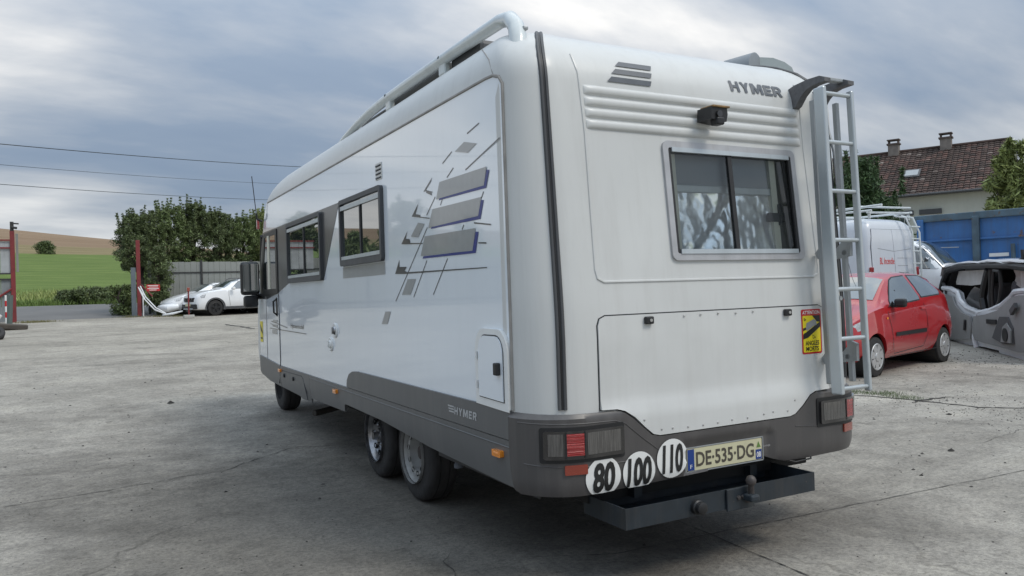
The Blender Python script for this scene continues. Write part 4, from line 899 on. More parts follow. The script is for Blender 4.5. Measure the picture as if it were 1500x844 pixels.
def car_wheel(par, x, y, r, w, sg, style, mat_rim):
    wh = MB().lathe([(0, r*.66), (0, r*.86), (.012, r*.97), (.03, r), (w-.03, r), (w-.01, r*.95), (w, r*.66)], (x, y, r), (0, -sg, 0), 36).build('wheel', M_tyre, par)
    rr = r*.68; b = MB()
    b.lathe([(0.0, rr), (.004, rr*.93), (-.004, rr*.90), (.03, rr*.86), (.035, 0)], (x, y, r), (0, -sg, 0), 32)
    rim = b.build('rim', M_black if style != 'cap' else M_dgrey, wh)
    sp = MB(); n = {'cap': 7, 'five': 5, 'steel': 8}[style]
    for k in range(n):
        a = 2*math.pi*k/n+.2; d = Vector((math.cos(a), 0, math.sin(a))); t = Vector((-math.sin(a), 0, math.cos(a))); C_ = Vector((x, y+sg*.006, r))
        w0, w1 = (.34, .30) if style == 'cap' else (.24, .22)
        q = [C_+d*rr*.15-t*rr*w0*.5, C_+d*rr*.90-t*rr*w1, C_+d*rr*.90+t*rr*w1, C_+d*rr*.15+t*rr*w0*.5]
        v = q+[p-Vector((0, sg*.03, 0)) for p in q]; sp.add(v, [(0, 1, 2, 3), (7, 6, 5, 4), (0, 4, 5, 1), (1, 5, 6, 2), (2, 6, 7, 3), (3, 7, 4, 0)])
    sp.lathe([(-.004, rr*1.0), (-.012, rr*.95), (-.008, rr*.88), (.0, rr*.86)], (x, y, r), (0, -sg, 0), 32)
    sp.lathe([(.0, rr*.34), (-.016, rr*.30), (-.02, 0)], (x, y, r), (0, -sg, 0), 16)
    sp.build('wheel_cover', mat_rim, rim)
    return wh
def make_car(name, label, cat, loc, rz, st, wheels, r, paint, style='cap', rim=None, glass_s=(), scr=None, tail=None, group=None, near=-1, arch=1.13, arch_mat=None, n=72, wy=None):
    root = thing(name, label, cat, loc, rz, group)
    cb = CarBody(st, n); body_ = cb.build('body', paint, root)
    cuts = []
    for wx in wheels:
        c_ = MB().lathe([(-1.2, 0), (-1.2, r*arch), (1.2, r*arch), (1.2, 0)], (wx, 0, r+.005), (0, 1, 0), 40).build('cutter', paint); c_.parent = None; cuts.append(c_)
    # cutters live in world space while evaluated: place them with the car
    M_ = Matrix.Translation(loc)@Matrix.Rotation(rz, 4, 'Z')
    for c_ in cuts: c_.matrix_world = M_
    root.matrix_world = M_; bpy.context.view_layer.update()
    boolcut(body_, cuts)
    for wx in wheels:
        w_ = cb.par(wx)[5]
        MB().lathe([(-(w_-.05), r*arch*.985), ((w_-.05), r*arch*.985)], (wx, 0, r+.005), (0, 1, 0), 30).box((wx, 0, r+.1), (r*1.8, (w_-.25)*2, r*1.2)).build('arch_liner', M_black, root)
        for sg in (-1, 1):
            car_wheel(root, wx, sg*((wy or w_)-.02), r, .18, sg, style, rim or M_trim)
            if arch_mat:
                P = []
                for rr, off_ in ((arch*r, .0), (arch*r, .012), (arch*r+.07, .014), (arch*r+.07, .0)):
                    for k in range(25):
                        a = R(-12+204*k/24); xx = wx+rr*math.cos(a); zz = max(.2, r+rr*math.sin(a)); P.append((xx, cb.side(sg)(xx, zz)[1]+sg*off_, zz))
                F = [(j*25+k, j*25+k+1, (j+1)*25+k+1, (j+1)*25+k) for j in range(3) for k in range(24)]
                mk('arch_trim', P, F, arch_mat, root, smooth=False)
    for g in glass_s:
        for sg in (-1, 1):
            f_ = cb.side(sg); pts = g if sg > 0 else g
            o = patch('side_window', grow(pts, .018) if inorder(pts) else grow(pts, -.018), f_, M_black, root, step=.15, off=.003*(-sg if True else 1), back=None)
            o2 = patch('side_glass', pts, f_, M_cglass, o, step=.15, off=.006*(-sg), back=None)
            for q in (o, o2): fit_normal(q, (0, sg, 0))
    for sc_, nm in ((scr, 'windscreen'), (tail, 'rear_screen')):
        if sc_:
            o = patch(nm, sc_, cb.topf(), M_cglass, root, step=.12, off=0, back=None)
            for v in o.data.vertices: v.co.z += .006; v.co.x += (-.004 if nm == 'windscreen' else .004)
            fit_normal(o, (0, 0, 1))
    return root, cb
def inorder(p): return sum((p[i][0]*p[(i+1) % len(p)][1]-p[(i+1) % len(p)][0]*p[i][1]) for i in range(len(p))) > 0
def side_print(cb, sg, name, polys, mat, par, off=.006):
    for q in polys:
        o = patch(name, q, cb.side(sg), mat, par, step=.15, off=off*(-sg), back=None); fit_normal(o, (0, sg, 0))
    return o

P_red = pm('red car paint', (.40, .012, .016), rough=.28, coat=1, coat_r=.03, var=.04, dirt=.12, dcol=(.25, .06, .05))
P_white = pm('white car paint', (.80, .81, .82), rough=.3, coat=1, coat_r=.04, dirt=.1, dcol=(.4, .4, .38))
P_van = pm('van white paint', (.60, .63, .67), rough=.35, coat=.6, coat_r=.1, dirt=.12, dcol=(.4, .4, .38))
#        x     zb   zs   zbelt ztop   wb   ws   wbelt wtop
twingo = [(0, .34, .45, .55, .57, .30, .40, .36, .30), (.04, .26, .45, .66, .68, .50, .62, .54, .42), (.15, .22, .47, .76, .78, .62, .74, .66, .55), (.35, .20, .50, .86, .88, .70, .80, .74, .64), (.62, .20, .52, .93, .96, .73, .825, .77, .68), (.85, .20, .53, .965, 1.01, .74, .83, .775, .70), (.97, .20, .53, .975, 1.07, .74, .83, .775, .69), (1.30, .20, .54, .99, 1.30, .74, .835, .78, .62), (1.52, .20, .54, 1.0, 1.42, .74, .835, .78, .585), (1.85, .20, .55, 1.015, 1.475, .74, .835, .785, .58), (2.3, .20, .56, 1.04, 1.485, .74, .84, .785, .58), (2.75, .20, .57, 1.07, 1.46, .74, .84, .78, .58), (3.12, .21, .58, 1.09, 1.40, .73, .835, .765, .565), (3.36, .22, .58, 1.09, 1.29, .71, .81, .73, .55), (3.50, .24, .56, 1.02, 1.10, .68, .78, .68, .54), (3.60, .27, .54, .86, .92, .60, .70, .60, .50), (3.66, .32, .50, .66, .70, .44, .52, .46, .38)]
g1 = [(1.20, 1.00), (1.235, 1.06), (1.60, 1.36), (1.72, 1.40), (2.12, 1.42), (2.22, 1.09), (2.2, 1.055)]
g2 = [(2.32, 1.09), (2.24, 1.42), (2.72, 1.41), (2.98, 1.32), (3.10, 1.16), (3.04, 1.115)]
ux = Vector((.976, .216, 0)); vy = Vector((-.216, .976, 0))
xf, xr = .62, 3.04
P1 = Vector((6.93, 4.225, .036)); root_p = P1-ux*xf+vy*.82
car, cb = make_car('red_car', 'red three-door hatchback with a black mirror and door strip, beside the silver car wreck', 'car', root_p, math.atan2(.216, .976), twingo, (xf, xr), .285, P_red, 'cap', M_trim, (g1, g2), [(-.60, 1.0), (.60, 1.0), (.54, 1.50), (-.54, 1.50)], None, arch=1.16)
car.rotation_euler = (0, R(-.3), math.atan2(.216, .976))
side_print(cb, -1, 'door_strip', [[(1.20, .545), (2.28, .545), (2.30, .605), (1.20, .60)]], M_black, car, .012)
side_print(cb, -1, 'door_gap', stroke([(1.08, 1.0), (1.06, .85), (1.12, .5), (1.16, .30)], .010)+stroke([(2.28, 1.10), (2.36, .80), (2.34, .5), (2.20, .33), (1.16, .29)], .010)+stroke([(2.02, 1.49), (2.2, 1.47)], .006), M_seal, car)
side_print(cb, -1, 'door_handle', [rrect(2.17, 2.30, .90, .935, .012)], pm('red handle', (.5, .05, .05), rough=.3, coat=1), car, .022)
side_print(cb, -1, 'side_repeater', [rrect(.98, 1.03, .80, .83, .01)], M_orange, car)
side_print(cb, -1, 'fuel_flap', [circ(2.66, .80, .005, 8)], M_seal, car)
mrr = MB().box((1.24, -.90, 1.03), (.11, .17, .13), bev=.035).box((1.24, -.82, .99), (.10, .10, .05), bev=.01).prism([(1.08, .985), (1.30, .99), (1.20, 1.06)], (0, -.80, 0), (0, .01, 0)).build('door_mirror', M_black, car)
for sg in (-1, 1): side_print(cb, sg, 'head_light', [[(.10, .62), (.14, .735), (.46, .86), (.40, .72)]], M_glass if False else pm('headlamp', (.45, .46, .47), rough=.15, coat=1, var=.4, vscale=20), car)
side_print(cb, -1, 'sill_gap', stroke([(1.0, .255), (2.7, .262)], .012), M_seal, car)
MB().tube([(1.62, 0, 1.44), (1.42, 0, 1.92)], .004, 5).build('aerial', M_black, car)
MB().box((.03, 0, .50), (.03, .9, .10), bev=.01).build('grille', M_black, car)
MB().box((-.005, 0, .36), (.02, .50, .10)).build('number_plate', M_white, car)

# two damaged white cars by the fence
duster = [(0, .34, .5, .72, .74, .60, .66, .62, .52), (.06, .28, .52, .86, .90, .74, .80, .74, .60), (.22, .26, .56, .96, 1.0, .80, .87, .80, .66), (.6, .26, .60, 1.05, 1.10, .82, .90, .83, .70), (1.15, .26, .62, 1.12, 1.17, .82, .905, .84, .74), (1.30, .26, .62, 1.13, 1.24, .82, .905, .84, .70), (1.75, .26, .62, 1.15, 1.52, .82, .905, .83, .64), (2.1, .26, .62, 1.16, 1.62, .82, .905, .83, .62), (2.9, .26, .63, 1.18, 1.64, .82, .905, .83, .62), (3.7, .27, .64, 1.20, 1.58, .82, .90, .82, .62), (4.05, .30, .64, 1.20, 1.42, .80, .88, .79, .60), (4.22, .32, .62, 1.0, 1.1, .76, .85, .76, .60), (4.31, .38, .60, .8, .84, .66, .74, .68, .56)]
d1 = [(1.62, 1.19), (2.02, 1.50), (2.12, 1.53), (2.40, 1.54), (2.42, 1.21)]
d2 = [(2.50, 1.21), (2.49, 1.54), (3.12, 1.54), (3.22, 1.23)]
aD = .30; uD = Vector((math.cos(aD), math.sin(aD), 0)); vD = Vector((-math.sin(aD), math.cos(aD), 0))
PD = Vector((1.98, 33.9, .708)); rp = PD-uD*.82+vD*.90; rp.z = zg(rp.y)
duc, cbd = make_car('white_suv', 'white crossover with black wheels and roof rails, nearer white car by the fence', 'car', rp, aD, duster, (.82, 3.49), .345, P_white, 'five', M_black, (d1, d2), [(-.68, 1.32), (.68, 1.32), (.60, 2.06), (-.60, 2.06)], None, arch=1.14, arch_mat=M_dgrey, n=48, group=None)
for sg in (-1, 1):
    MB().tube([(2.0, sg*.60, 1.60), (2.2, sg*.60, 1.70), (3.4, sg*.60, 1.70), (3.75, sg*.60, 1.60)], .022, 6).build('roof_rail', M_dgrey, duc)
    MB().box((1.62, sg*1.0, 1.20), (.14, .18, .14), bev=.04).build('door_mirror', M_white if sg < 0 else M_black, duc)
    side_print(cbd, sg, 'sill_trim', [[(1.25, .28), (3.05, .29), (3.05, .40), (1.25, .39)]], M_dgrey, duc)
    side_print(cbd, sg, 'head_light', [[(.05, .78), (.10, .90), (.42, .96), (.34, .80)]], _m['headlamp'], duc)
side_print(cbd, -1, 'door_handle', [rrect(2.3, 2.44, 1.03, 1.07, .01)], M_black, duc, .02)
side_print(cbd, -1, 'door_gap', stroke([(1.48, 1.15), (1.45, .9), (1.5, .42)], .012)+stroke([(2.46, 1.18), (2.48, .42)], .012), M_seal, duc)
MB().box((.03, 0, .72), (.08, 1.05, .20), bev=.03).box((.02, 0, .42), (.12, 1.45, .22), bev=.04).build('grille', M_black, duc)
for y in (-.3, -.1, .1, .3): MB().box((-.02, y, .72), (.02, .05, .20), rot=(R(30), 'X')).build('grille_bar', M_chrome, duc)
MB().box((-.055, 0, .50), (.02, .50, .11)).build('number_plate', M_plate, duc)
MB().box((-.02, 0, .32), (.10, .9, .05), bev=.01).build('skid_plate', M_alu, duc)
peug = [(0, .30, .42, .55, .57, .45, .5, .44, .36), (.06, .24, .45, .64, .66, .62, .68, .6, .48), (.25, .22, .48, .74, .77, .74, .80, .72, .58), (.7, .20, .52, .86, .92, .78, .87, .79, .66), (1.1, .20, .54, .94, 1.01, .78, .875, .80, .70), (1.3, .20, .55, .96, 1.09, .78, .88, .80, .68), (1.9, .20, .56, .99, 1.40, .78, .88, .80, .62), (2.3, .20, .57, 1.0, 1.47, .78, .88, .80, .60), (3.0, .20, .58, 1.02, 1.48, .78, .88, .80, .60), (3.6, .22, .60, 1.05, 1.40, .77, .87, .78, .58), (3.95, .25, .60, 1.02, 1.2, .74, .84, .74, .56), (4.15, .30, .56, .8, .9, .66, .75, .66, .52)]
pg = [(1.62, 1.02), (1.98, 1.30), (2.2, 1.38), (2.6, 1.40), (2.62, 1.04)]
pu, cbp = make_car('white_hatchback', 'white hatchback with its front bumper torn off and hanging, behind the crossover by the fence', 'car', Vector((.02, 36.25, zg(36.2))), .26, peug, (.86, 3.4), .31, P_white, 'five', M_alu2, (pg,), [(-.66, 1.28), (.66, 1.28), (.58, 2.1), (-.58, 2.1)], None, n=48)
for sg in (-1, 1): side_print(cbp, sg, 'head_light', [[(.10, .60), (.16, .70), (.62, .84), (.45, .66)]], _m['headlamp'], pu)
MB().box((.03, 0, .46), (.12, 1.2, .12), bev=.03).build('grille', M_black, pu)
MB().tube([(-.12, .2, .40), (-.16, -.35, .36), (-.02, -.75, .34), (.35, -.93, .38)], [.10, .17, .20, .12], 12).build('torn_bumper', P_white, pu)
MB().tube([(-.15, -.3, .03), (-.35, -.9, .04), (-.1, -1.35, .10), (.3, -1.5, .2)], [.03, .05, .06, .03], 8).build('bumper_lip', P_white, pu)
for k, (dx_, dz_) in enumerate(((0, 0), (.05, -.06), (.08, .05))):
    tag(MB().tube([(-1.05+dx_, 35.6, zg(35.6)+1.35+dz_), (-.85+dx_, 35.5, zg(35.5)+.85+dz_), (-.45+dx_, 35.3, zg(35.3)+.35+dz_), (-.05+dx_, 35.2, zg(35.2)+.14)], .026, 6).build('bent_strip', P_white), ['uppermost bent white strip between the gate post and the torn bumper', 'lowest bent white strip between the gate post and the torn bumper', 'middle bent white strip between the gate post and the torn bumper'][k], 'strip', 'bent strips at the right gate post')

# ------------------------------------------------------------------ service van with rack, behind the red car
vu = Vector((.905, .425, 0)).normalized()
van = thing('service_van', 'white high-roof panel van with red lettering and a ladder rack, behind the red car', 'van', (10.98, 7.35, zg(7.3)), math.atan2(.10, .995))
# local frame: x across the rear doors (to the right), y into the van
def vbox_sec(z):
    w = float(np.interp(z, [.3, .5, 1.0, 1.6, 2.2, 2.45, 2.56, 2.60], [.86, .93, .96, .95, .90, .85, .76, .60])); y0 = float(np.interp(z, [.3, .5, 1.0, 2.2, 2.45, 2.56, 2.60], [.02, 0, 0, .07, .12, .2, .34])); return w, y0
P = []; F = []; zs = [.3, .42, .6, .9, 1.2, 1.6, 2.0, 2.2, 2.35, 2.45, 2.52, 2.57, 2.60]; n = None
for z in zs:
    w, y0 = vbox_sec(z); rc_ = .14; half = [(0, y0), (w*.5, y0), (w-rc_, y0)]+[(w-rc_+rc_*math.sin(R(a)), y0+rc_-rc_*math.cos(R(a))) for a in (22, 45, 68, 90)]+[(w, 1.5), (w, 4.2), (w*.9, 5.0)]
    ring = [(x+.96, y, z) for x, y in half]+[(-x+.96, y, z) for x, y in half[::-1][:-1]]; n = len(ring); P += ring
for j in range(len(zs)-1):
    for i in range(n): k = (i+1) % n; F.append((j*n+i, j*n+k, (j+1)*n+k, (j+1)*n+i))
F.append(tuple((len(zs)-1)*n+i for i in range(n))); F.append(tuple(range(n-1, -1, -1)))
vb = mk('body', P, F, P_van, van, smooth=True); vb.data.set_sharp_from_angle(angle=R(50))
def vf(u, z): w, y0 = vbox_sec(z); return (.96+u, y0, z)
for poly in ([(-.84, .55), (-.006, .55), (-.006, 2.36), (-.74, 2.36), (-.82, 2.0)], [(.006, .55), (.84, .55), (.82, 2.0), (.74, 2.36), (.006, 2.36)]):
    patch('door_gap', grow(poly, .008), vf, M_seal, van, step=.2, off=.0015, back=None)
    dr = patch('rear_door', poly, vf, P_van, van, step=.12, off=.012, back=0)
seam = [[(-.60, 1.96), (.0, 1.90), (.65, 1.96)], [(-.55, 1.42), (-.02, 1.42)], [(-.55, 1.38), (-.02, 1.38)], [(-.3, 1.28), (-.06, 1.28)], [(.10, 1.76), (.5, 1.76)], [(.10, 1.60), (.5, 1.60)], [(.10, 1.45), (.5, 1.45)], [(.12, 1.38), (.42, 1.38)]]
multi('van_print_lines', [q for s_ in seam for q in stroke(s_, .009)], vf, M_decal, van, off=.0145)
text('van_lettering', 'BL Incendie', -.56, 1.63, .54, .14, vf, pm('van red print', (.62, .04, .03), rough=.4), van, off=.0148, bold=.01, shear=.2)
MB().box((.30, -.02, 1.18), (.10, .03, .11), bev=.01).build('door_handle', M_black, van)
lt = MB()
for x in (1.38, 1.66): lt.tube([(x, .25, 2.68), (x, .0, 2.62), (x+.06, -.10, 2.3), (x+.10, -.11, .9)], .022, 6)
for k in range(7): z = 2.42-.26*k; lt.tube([(1.40+.02*k*.3, -.10, z), (1.74, -.10, z)], .014, 6)
lt.build('door_ladder', M_rail, van)
rk = MB()
for x in (.20, 1.72): rk.tube([(x, .05, 2.74), (x, 4.2, 2.76)], .022, 6)
for y in (.12, 1.2, 2.4, 3.6): rk.tube([(.14, y, 2.70), (1.80, y, 2.74)], .020, 6); rk.box((.22, y, 2.64), (.03, .05, .12)); rk.box((1.70, y, 2.64), (.03, .05, .12))
rk.tube([(.5, .0, 2.86), (.5, 3.4, 2.80)], .025, 6).tube([(1.5, -.05, 2.82), (.9, .8, 2.92)], .02, 6)
rk.build('roof_rack', M_rail, van)
for x in (.12, 1.80): 
    for y in (.75, 4.1): MB().lathe([(0, .2), (0, .30), (.03, .33), (.17, .33), (.2, .3), (.2, .2)], (x-.1, y, .33), (1, 0, 0), 24).build('wheel', M_tyre, van)
MB().box((.96, -.03, .45), (1.8, .12, .22), bev=.04).build('rear_bumper', M_dgrey, van)
for x in (.10, 1.82): MB().box((x, .03, 1.30), (.10, .06, .55), bev=.02).build('tail_light', M_redl, van)

# small white delivery van in front of the container (only its cab shows)
cabst = [(0, .3, .5, .75, .78, .6, .7, .62, .5), (.1, .25, .55, .95, .98, .78, .84, .76, .6), (.55, .22, .6, 1.25, 1.28, .84, .9, .8, .66), (.85, .22, .6, 1.45, 1.5, .84, .9, .8, .7), (1.3, .22, .6, 1.55, 2.02, .84, .9, .82, .70), (1.55, .22, .6, 1.56, 2.16, .84, .9, .83, .72), (3.0, .22, .6, 1.58, 2.2, .84, .9, .84, .74), (4.3, .3, .6, 1.58, 2.16, .8, .86, .8, .7), (4.4, .4, .6, 1.4, 1.5, .7, .8, .7, .6)]
wv, cbw = make_car('delivery_van', 'small white van whose cab shows between the service van and the blue container', 'van', (14.72, 6.92, zg(8)), 1.87, cabst, (.8, 3.5), .32, P_white, 'steel', M_alu2, ([(.92, 1.50), (1.36, 1.98), (1.62, 2.06), (2.0, 2.06), (2.0, 1.58)],), [(-.68, .95), (.68, .95), (.66, 1.50), (-.66, 1.50)], None, n=40)
side_print(cbw, 1, 'door_gap', stroke([(2.08, 2.1), (2.08, .5)], .012), M_seal, wv)

# ------------------------------------------------------------------ the silver wreck
A_ = Vector((12.86, 6.80, .0)); B_ = Vector((10.60, 4.27, 0)); wu = (B_-A_).normalized(); wn = Vector((wu.y, -wu.x, 0))   # wn faces the camera side
if wn.dot(Vector((-2.92, -3.1, 0))-A_) < 0: wn = -wn
wk = thing('wrecked_car', 'silver wrecked car with grey door linings and torn white roof beside the red car', 'car wreck', (A_.x, A_.y, .05), math.atan2(wu.y, wu.x))
# local: x along the side (towards the camera, to the right in the photo), -y or +y outwards
sgn = 1 if (Matrix.Rotation(math.atan2(wu.y, wu.x), 3, 'Z')@Vector((0, 1, 0))).dot(wn) > 0 else -1
def wf(u, z): return (u, 0.0, z) if sgn > 0 else (u, 0.0, z)
def wp(name, poly, mat, par=wk, d=0.02, t=.03, step=.15, offf=None):
    """patch standing in the plane of the body side, d metres in front of it"""
    fm = lambda u, z: (u, sgn*d+ (sgn*offf(u, z) if offf else 0), z)
    o = patch(name, poly, fm, mat, par, step=step, off=0, back=None); fit_normal(o, (0, sgn, 0))
    if t:
        bm = bmesh.new(); bm.from_mesh(o.data); ed = [e for e in bm.edges if e.is_boundary]; r_ = bmesh.ops.extrude_edge_only(bm, edges=ed)
        for q in r_['geom']:
            if isinstance(q, bmesh.types.BMVert): q.co.y -= sgn*t
        bmesh.ops.recalc_face_normals(bm, faces=bm.faces[:]); bm.to_mesh(o.data); bm.free(); o.data.set_sharp_from_angle(angle=R(40))
    return o
M_silver = pm('silver paint', (.70, .72, .75), rough=.35, metal=.1, coat=.6, dirt=.15)
M_lining = pm('grey door lining', (.25, .25, .245), rough=.7, var=.08, bump=.1, dirt=.15)
M_line2 = pm('dark door lining', (.075, .075, .078), rough=.7)
M_bag = pm('airbag cloth', (.50, .49, .47), rough=.85, var=.12, bump=.8, bscale=14)
side_poly = [(-.70, 1.15), (-.15, 1.13), (.26, 1.05), (.43, .88), (.81, .76), (1.46, .69), (2.07, .75), (2.64, .86), (3.04, 1.0), (3.23, 1.10), (3.57, 1.12), (4.3, 1.12), (4.35, .25), (4.1, -.03), (3.48, -.03), (2.9, -.05), (2.46, -.06), (2.40, .05), (1.79, .06), (1.16, .04), (0.0, .0), (-.55, .05), (-.80, .5)]
wp('body_side', side_poly[::-1], M_silver, d=.0, t=.12, step=.12, offf=lambda u, z: .05*math.sin(max(0, min(1, z/1.1))*math.pi)+.012*math.sin(u*4))
MB().tube([(a, -sgn*.0, b) for a, b in [(-.70, 1.15), (-.15, 1.13), (.26, 1.05), (.43, .88), (.81, .76), (1.46, .69), (2.07, .75), (2.64, .86), (3.04, 1.0), (3.23, 1.10), (3.57, 1.12), (4.3, 1.12)]], .055, 8).build('window_ledge', M_silver, wk)
MB().tube([(1.46, sgn*.02, .69), (1.36, sgn*.05, .5), (1.30, sgn*.05, .2), (1.34, sgn*.03, .02)], .045, 8).build('sill_post', M_silver, wk)
wp('door_lining', [(-.60, 1.04), (.12, .97), (.33, .81), (.74, .67), (1.25, .61), (1.29, .4), (1.18, .17), (.12, .09), (-.5, .12)][::-1], M_lining, d=.075, t=.03, step=.10, offf=lambda u, z: .03*math.sin(max(0, min(1, z/1.0))*math.pi))
lnr = wp('door_lining', [(1.44, .62), (2.06, .68), (2.63, .77), (3.23, 1.01), (3.57, 1.05), (4.2, 1.05), (4.2, .16), (3.49, .11), (2.9, .13), (1.94, .15), (1.44, .17), (1.33, .30)][::-1], M_lining, d=.075, t=.03, step=.10, offf=lambda u, z: .03*math.sin(max(0, min(1, z/1.0))*math.pi))
wp('door_pocket', [(2.82, .67), (3.2, .68), (3.40, .50), (3.40, .24), (2.94, .21), (2.45, .28)][::-1], M_line2, d=.125, t=.04)
sp2 = wp('speaker_ring', [(2.92+.0, .24), (3.36, .25), (3.38, .46), (3.2, .58), (3.02, .50)][::-1], M_lining, d=.150, t=.02)
wp('speaker', circ(3.15, .375, .115), M_black, d=.165, t=.015)
wp('pull_handle', [(2.20, .52), (2.66, .53), (2.66, .61), (2.20, .60)], M_black, d=.13, t=.02)
wp('pull_handle', [(3.40, .80), (3.62, .93), (3.66, .85), (3.45, .72)], M_line2, d=.17, t=.05)
wp('grab_slot', [(.98, .54), (1.08, .54), (1.02, .33), (.92, .33)], M_black, d=.13, t=.01)
for pts, r_ in (([(-.95, 1.05), (-.75, 1.30), (-.42, 1.53), (.4, 1.60), (1.77, 1.58), (3.0, 1.55), (3.7, 1.50), (4.4, 1.42)], .070), ([(1.95, 1.5), (1.72, 1.2), (1.60, .98), (1.68, .76)], .07), ([(2.05, 1.5), (2.0, 1.1), (1.98, .76)], .035), ([(2.20, 1.48), (2.10, 1.1), (2.12, .74)], .03), ([(2.22, 1.48), (2.5, 1.46), (2.55, 1.2), (2.45, .95), (2.25, .76)], .035), ([(-.75, 1.28), (-.55, 1.1), (-.5, .9)], .05)):
    MB().tube([(a, -sgn*.02, b) for a, b in pts], r_, 8).build('pillar', M_black, wk)
# crumpled white roof, cabin behind
P = []; F = []; nu, nv = 36, 8
for j in range(nv):
    for i in range(nu):
        u = -.75+5.1*i/(nu-1); w_ = j/(nv-1); z = 1.64-.05*abs(u-1.2)/2+.06*math.sin(math.pi*w_)+.035*mn.noise(Vector((u*2.2, w_*4, 1)))
        if i == 0: z -= .2
        P.append((u, -sgn*(-.05+1.35*w_), z))
for j in range(nv-1):
    for i in range(nu-1): F.append((j*nu+i, j*nu+i+1, (j+1)*nu+i+1, (j+1)*nu+i))
mk('crumpled_roof', P, F, P_white, wk, smooth=True)
MB().tube([(a, sgn*.0, b+.018*math.sin(a*7)) for a, b in [(-.5, 1.60), (0, 1.64), (.5, 1.66), (1.0, 1.65), (1.5, 1.655), (2.0, 1.645), (2.6, 1.64), (3.1, 1.62), (3.6, 1.60)]], .026, 8).build('roof_edge', P_white, wk)
MB().box((1.6, -sgn*1.25, .85), (5.0, .08, 1.62)).box((-.86, -sgn*.65, .80), (.08, 1.2, 1.5)).box((.35, -sgn*1.0, .80), (.10, .5, 1.5)).box((1.6, -sgn*.65, .20), (4.9, 1.2, .2)).build('far_side', M_dark, wk)
wp('curtain_airbag', [(-.10, 1.50), (1.66, 1.50), (1.55, 1.24), (.7, 1.20), (-.26, 1.22)][::-1], M_bag, d=-.12, t=0, step=.06, offf=lambda u, z: .03*mn.noise(Vector((u*6, z*9, 0))))
wp('airbag', [(2.60, 1.49), (2.97, 1.48), (3.12, 1.30), (3.18, 1.10), (2.9, .86), (2.66, .84), (2.72, 1.1), (2.50, 1.28)][::-1], M_bag, d=-.25, t=0, step=.05, offf=lambda u, z: .09*mn.noise(Vector((u*5, z*5, 3))))
MB().box((1.0, -sgn*.5, .72), (.55, .5, .65), bev=.12).box((1.18, -sgn*.5, 1.02), (.20, .5, .45), bev=.09).box((2.45, -sgn*.45, .98), (.22, .5, .65), rot=(R(12), 'Y'), bev=.1).box((2.55, -sgn*.45, 1.33), (.15, .3, .2), bev=.06).build('seats', pm('seat cloth', (.10, .10, .11), rough=.9, var=.2), wk)
MB().prism([(-1.15, .95), (-.9, 1.45), (-.6, 1.62), (-.35, 1.60), (-.7, 1.25), (-.85, .9)], (0, -sgn*.1, 0), (0, -sgn*.25, 0)).build('torn_tail_panel', M_dgrey, wk)
MB().tube([(3.2, -sgn*.1, 1.62), (3.4, -sgn*.2, 1.74), (3.75, -sgn*.3, 1.70), (4.0, -sgn*.3, 1.60)], .04, 8).tube([(3.3, -sgn*.1, 1.65), (3.28, -sgn*.1, 1.80)], .03, 6).build('torn_rail', M_black, wk)
MB().box((3.9, -sgn*.5, 1.70), (.7, .8, .05), rot=(R(8), 'Y'), bev=.02).build('roof_scrap', P_white, wk)

# ------------------------------------------------------------------ blue roll-off container
M_cblue = pm('container blue', (.035, .14, .36), rough=.5, coat=.15, var=.22, vscale=1.5, dirt=.55, dcol=(.055, .09, .14), spots=(2.4, .62, (.13, .075, .045)), bump=.15, bscale=14)
M_crail = pm('container rail worn', (.075, .12, .155), rough=.6, var=.35, vscale=3, dirt=.6, dcol=(.10, .10, .095), spots=(5, .60, (.11, .085, .065)))
CA = Vector((16.15, 9.8, 0)); CB_ = Vector((16.90, 7.4, 0)); cu_ = (CB_-CA).normalized(); ca = math.atan2(cu_.y, cu_.x)
ct = thing('skip_container', 'blue steel roll-off container with scraped rusty paint behind the wrecks', 'container', (CA.x, CA.y, zg(9)), ca)
ch = 2.90; cl = 6.5
sg_ = 1    # outward (towards the camera) is local -y or +y
outw = (Matrix.Rotation(ca, 3, 'Z')@Vector((0, 1, 0))).dot(Vector((-2.92, -3.1, 0))-CA); sg_ = 1 if outw > 0 else -1
cbx = MB().box((cl/2, -sg_*.03, ch/2+.1), (cl, .05, ch-.2)).box((cl/2, -sg_*2.35, ch/2+.1), (cl, .05, ch-.2)).box((.03, -sg_*1.2, ch/2+.1), (.05, 2.3, ch-.2)).box((cl-.03, -sg_*1.2, ch/2+.1), (.05, 2.3, ch-.2)).box((cl/2, -sg_*1.2, .2), (cl, 2.3, .1))
cbx.build('wall', M_cblue, ct)
MB().box((cl/2, sg_*.01, ch-.09), (cl+.1, .17, .18), bev=.02).build('top_rail', M_crail, ct)
for z in (2.22, 1.62, 1.0, .5): MB().box((cl/2, sg_*.015, z), (cl, .09, .055), bev=.015).build('swage', M_cblue, ct)
for k in range(5): MB().box((.10+k*1.27, sg_*.055, ch/2), (.16, .16, ch-.22), bev=.02).build('upright', M_cblue if k != 1 else M_crail, ct)
MB().tube([(.05, sg_*.16, 2.06), (1.0, sg_*.16, 2.03)], .012, 6).build('rod', M_alu2, ct)
MB().tube([(2.2, sg_*.13, .3), (2.16, sg_*.13, 2.05)], .05, 8).build('pipe', M_crail, ct)
MB().box((1.85, sg_*.06, 1.80), (.42, .012, .085)).build('warning_plate', M_white, ct)

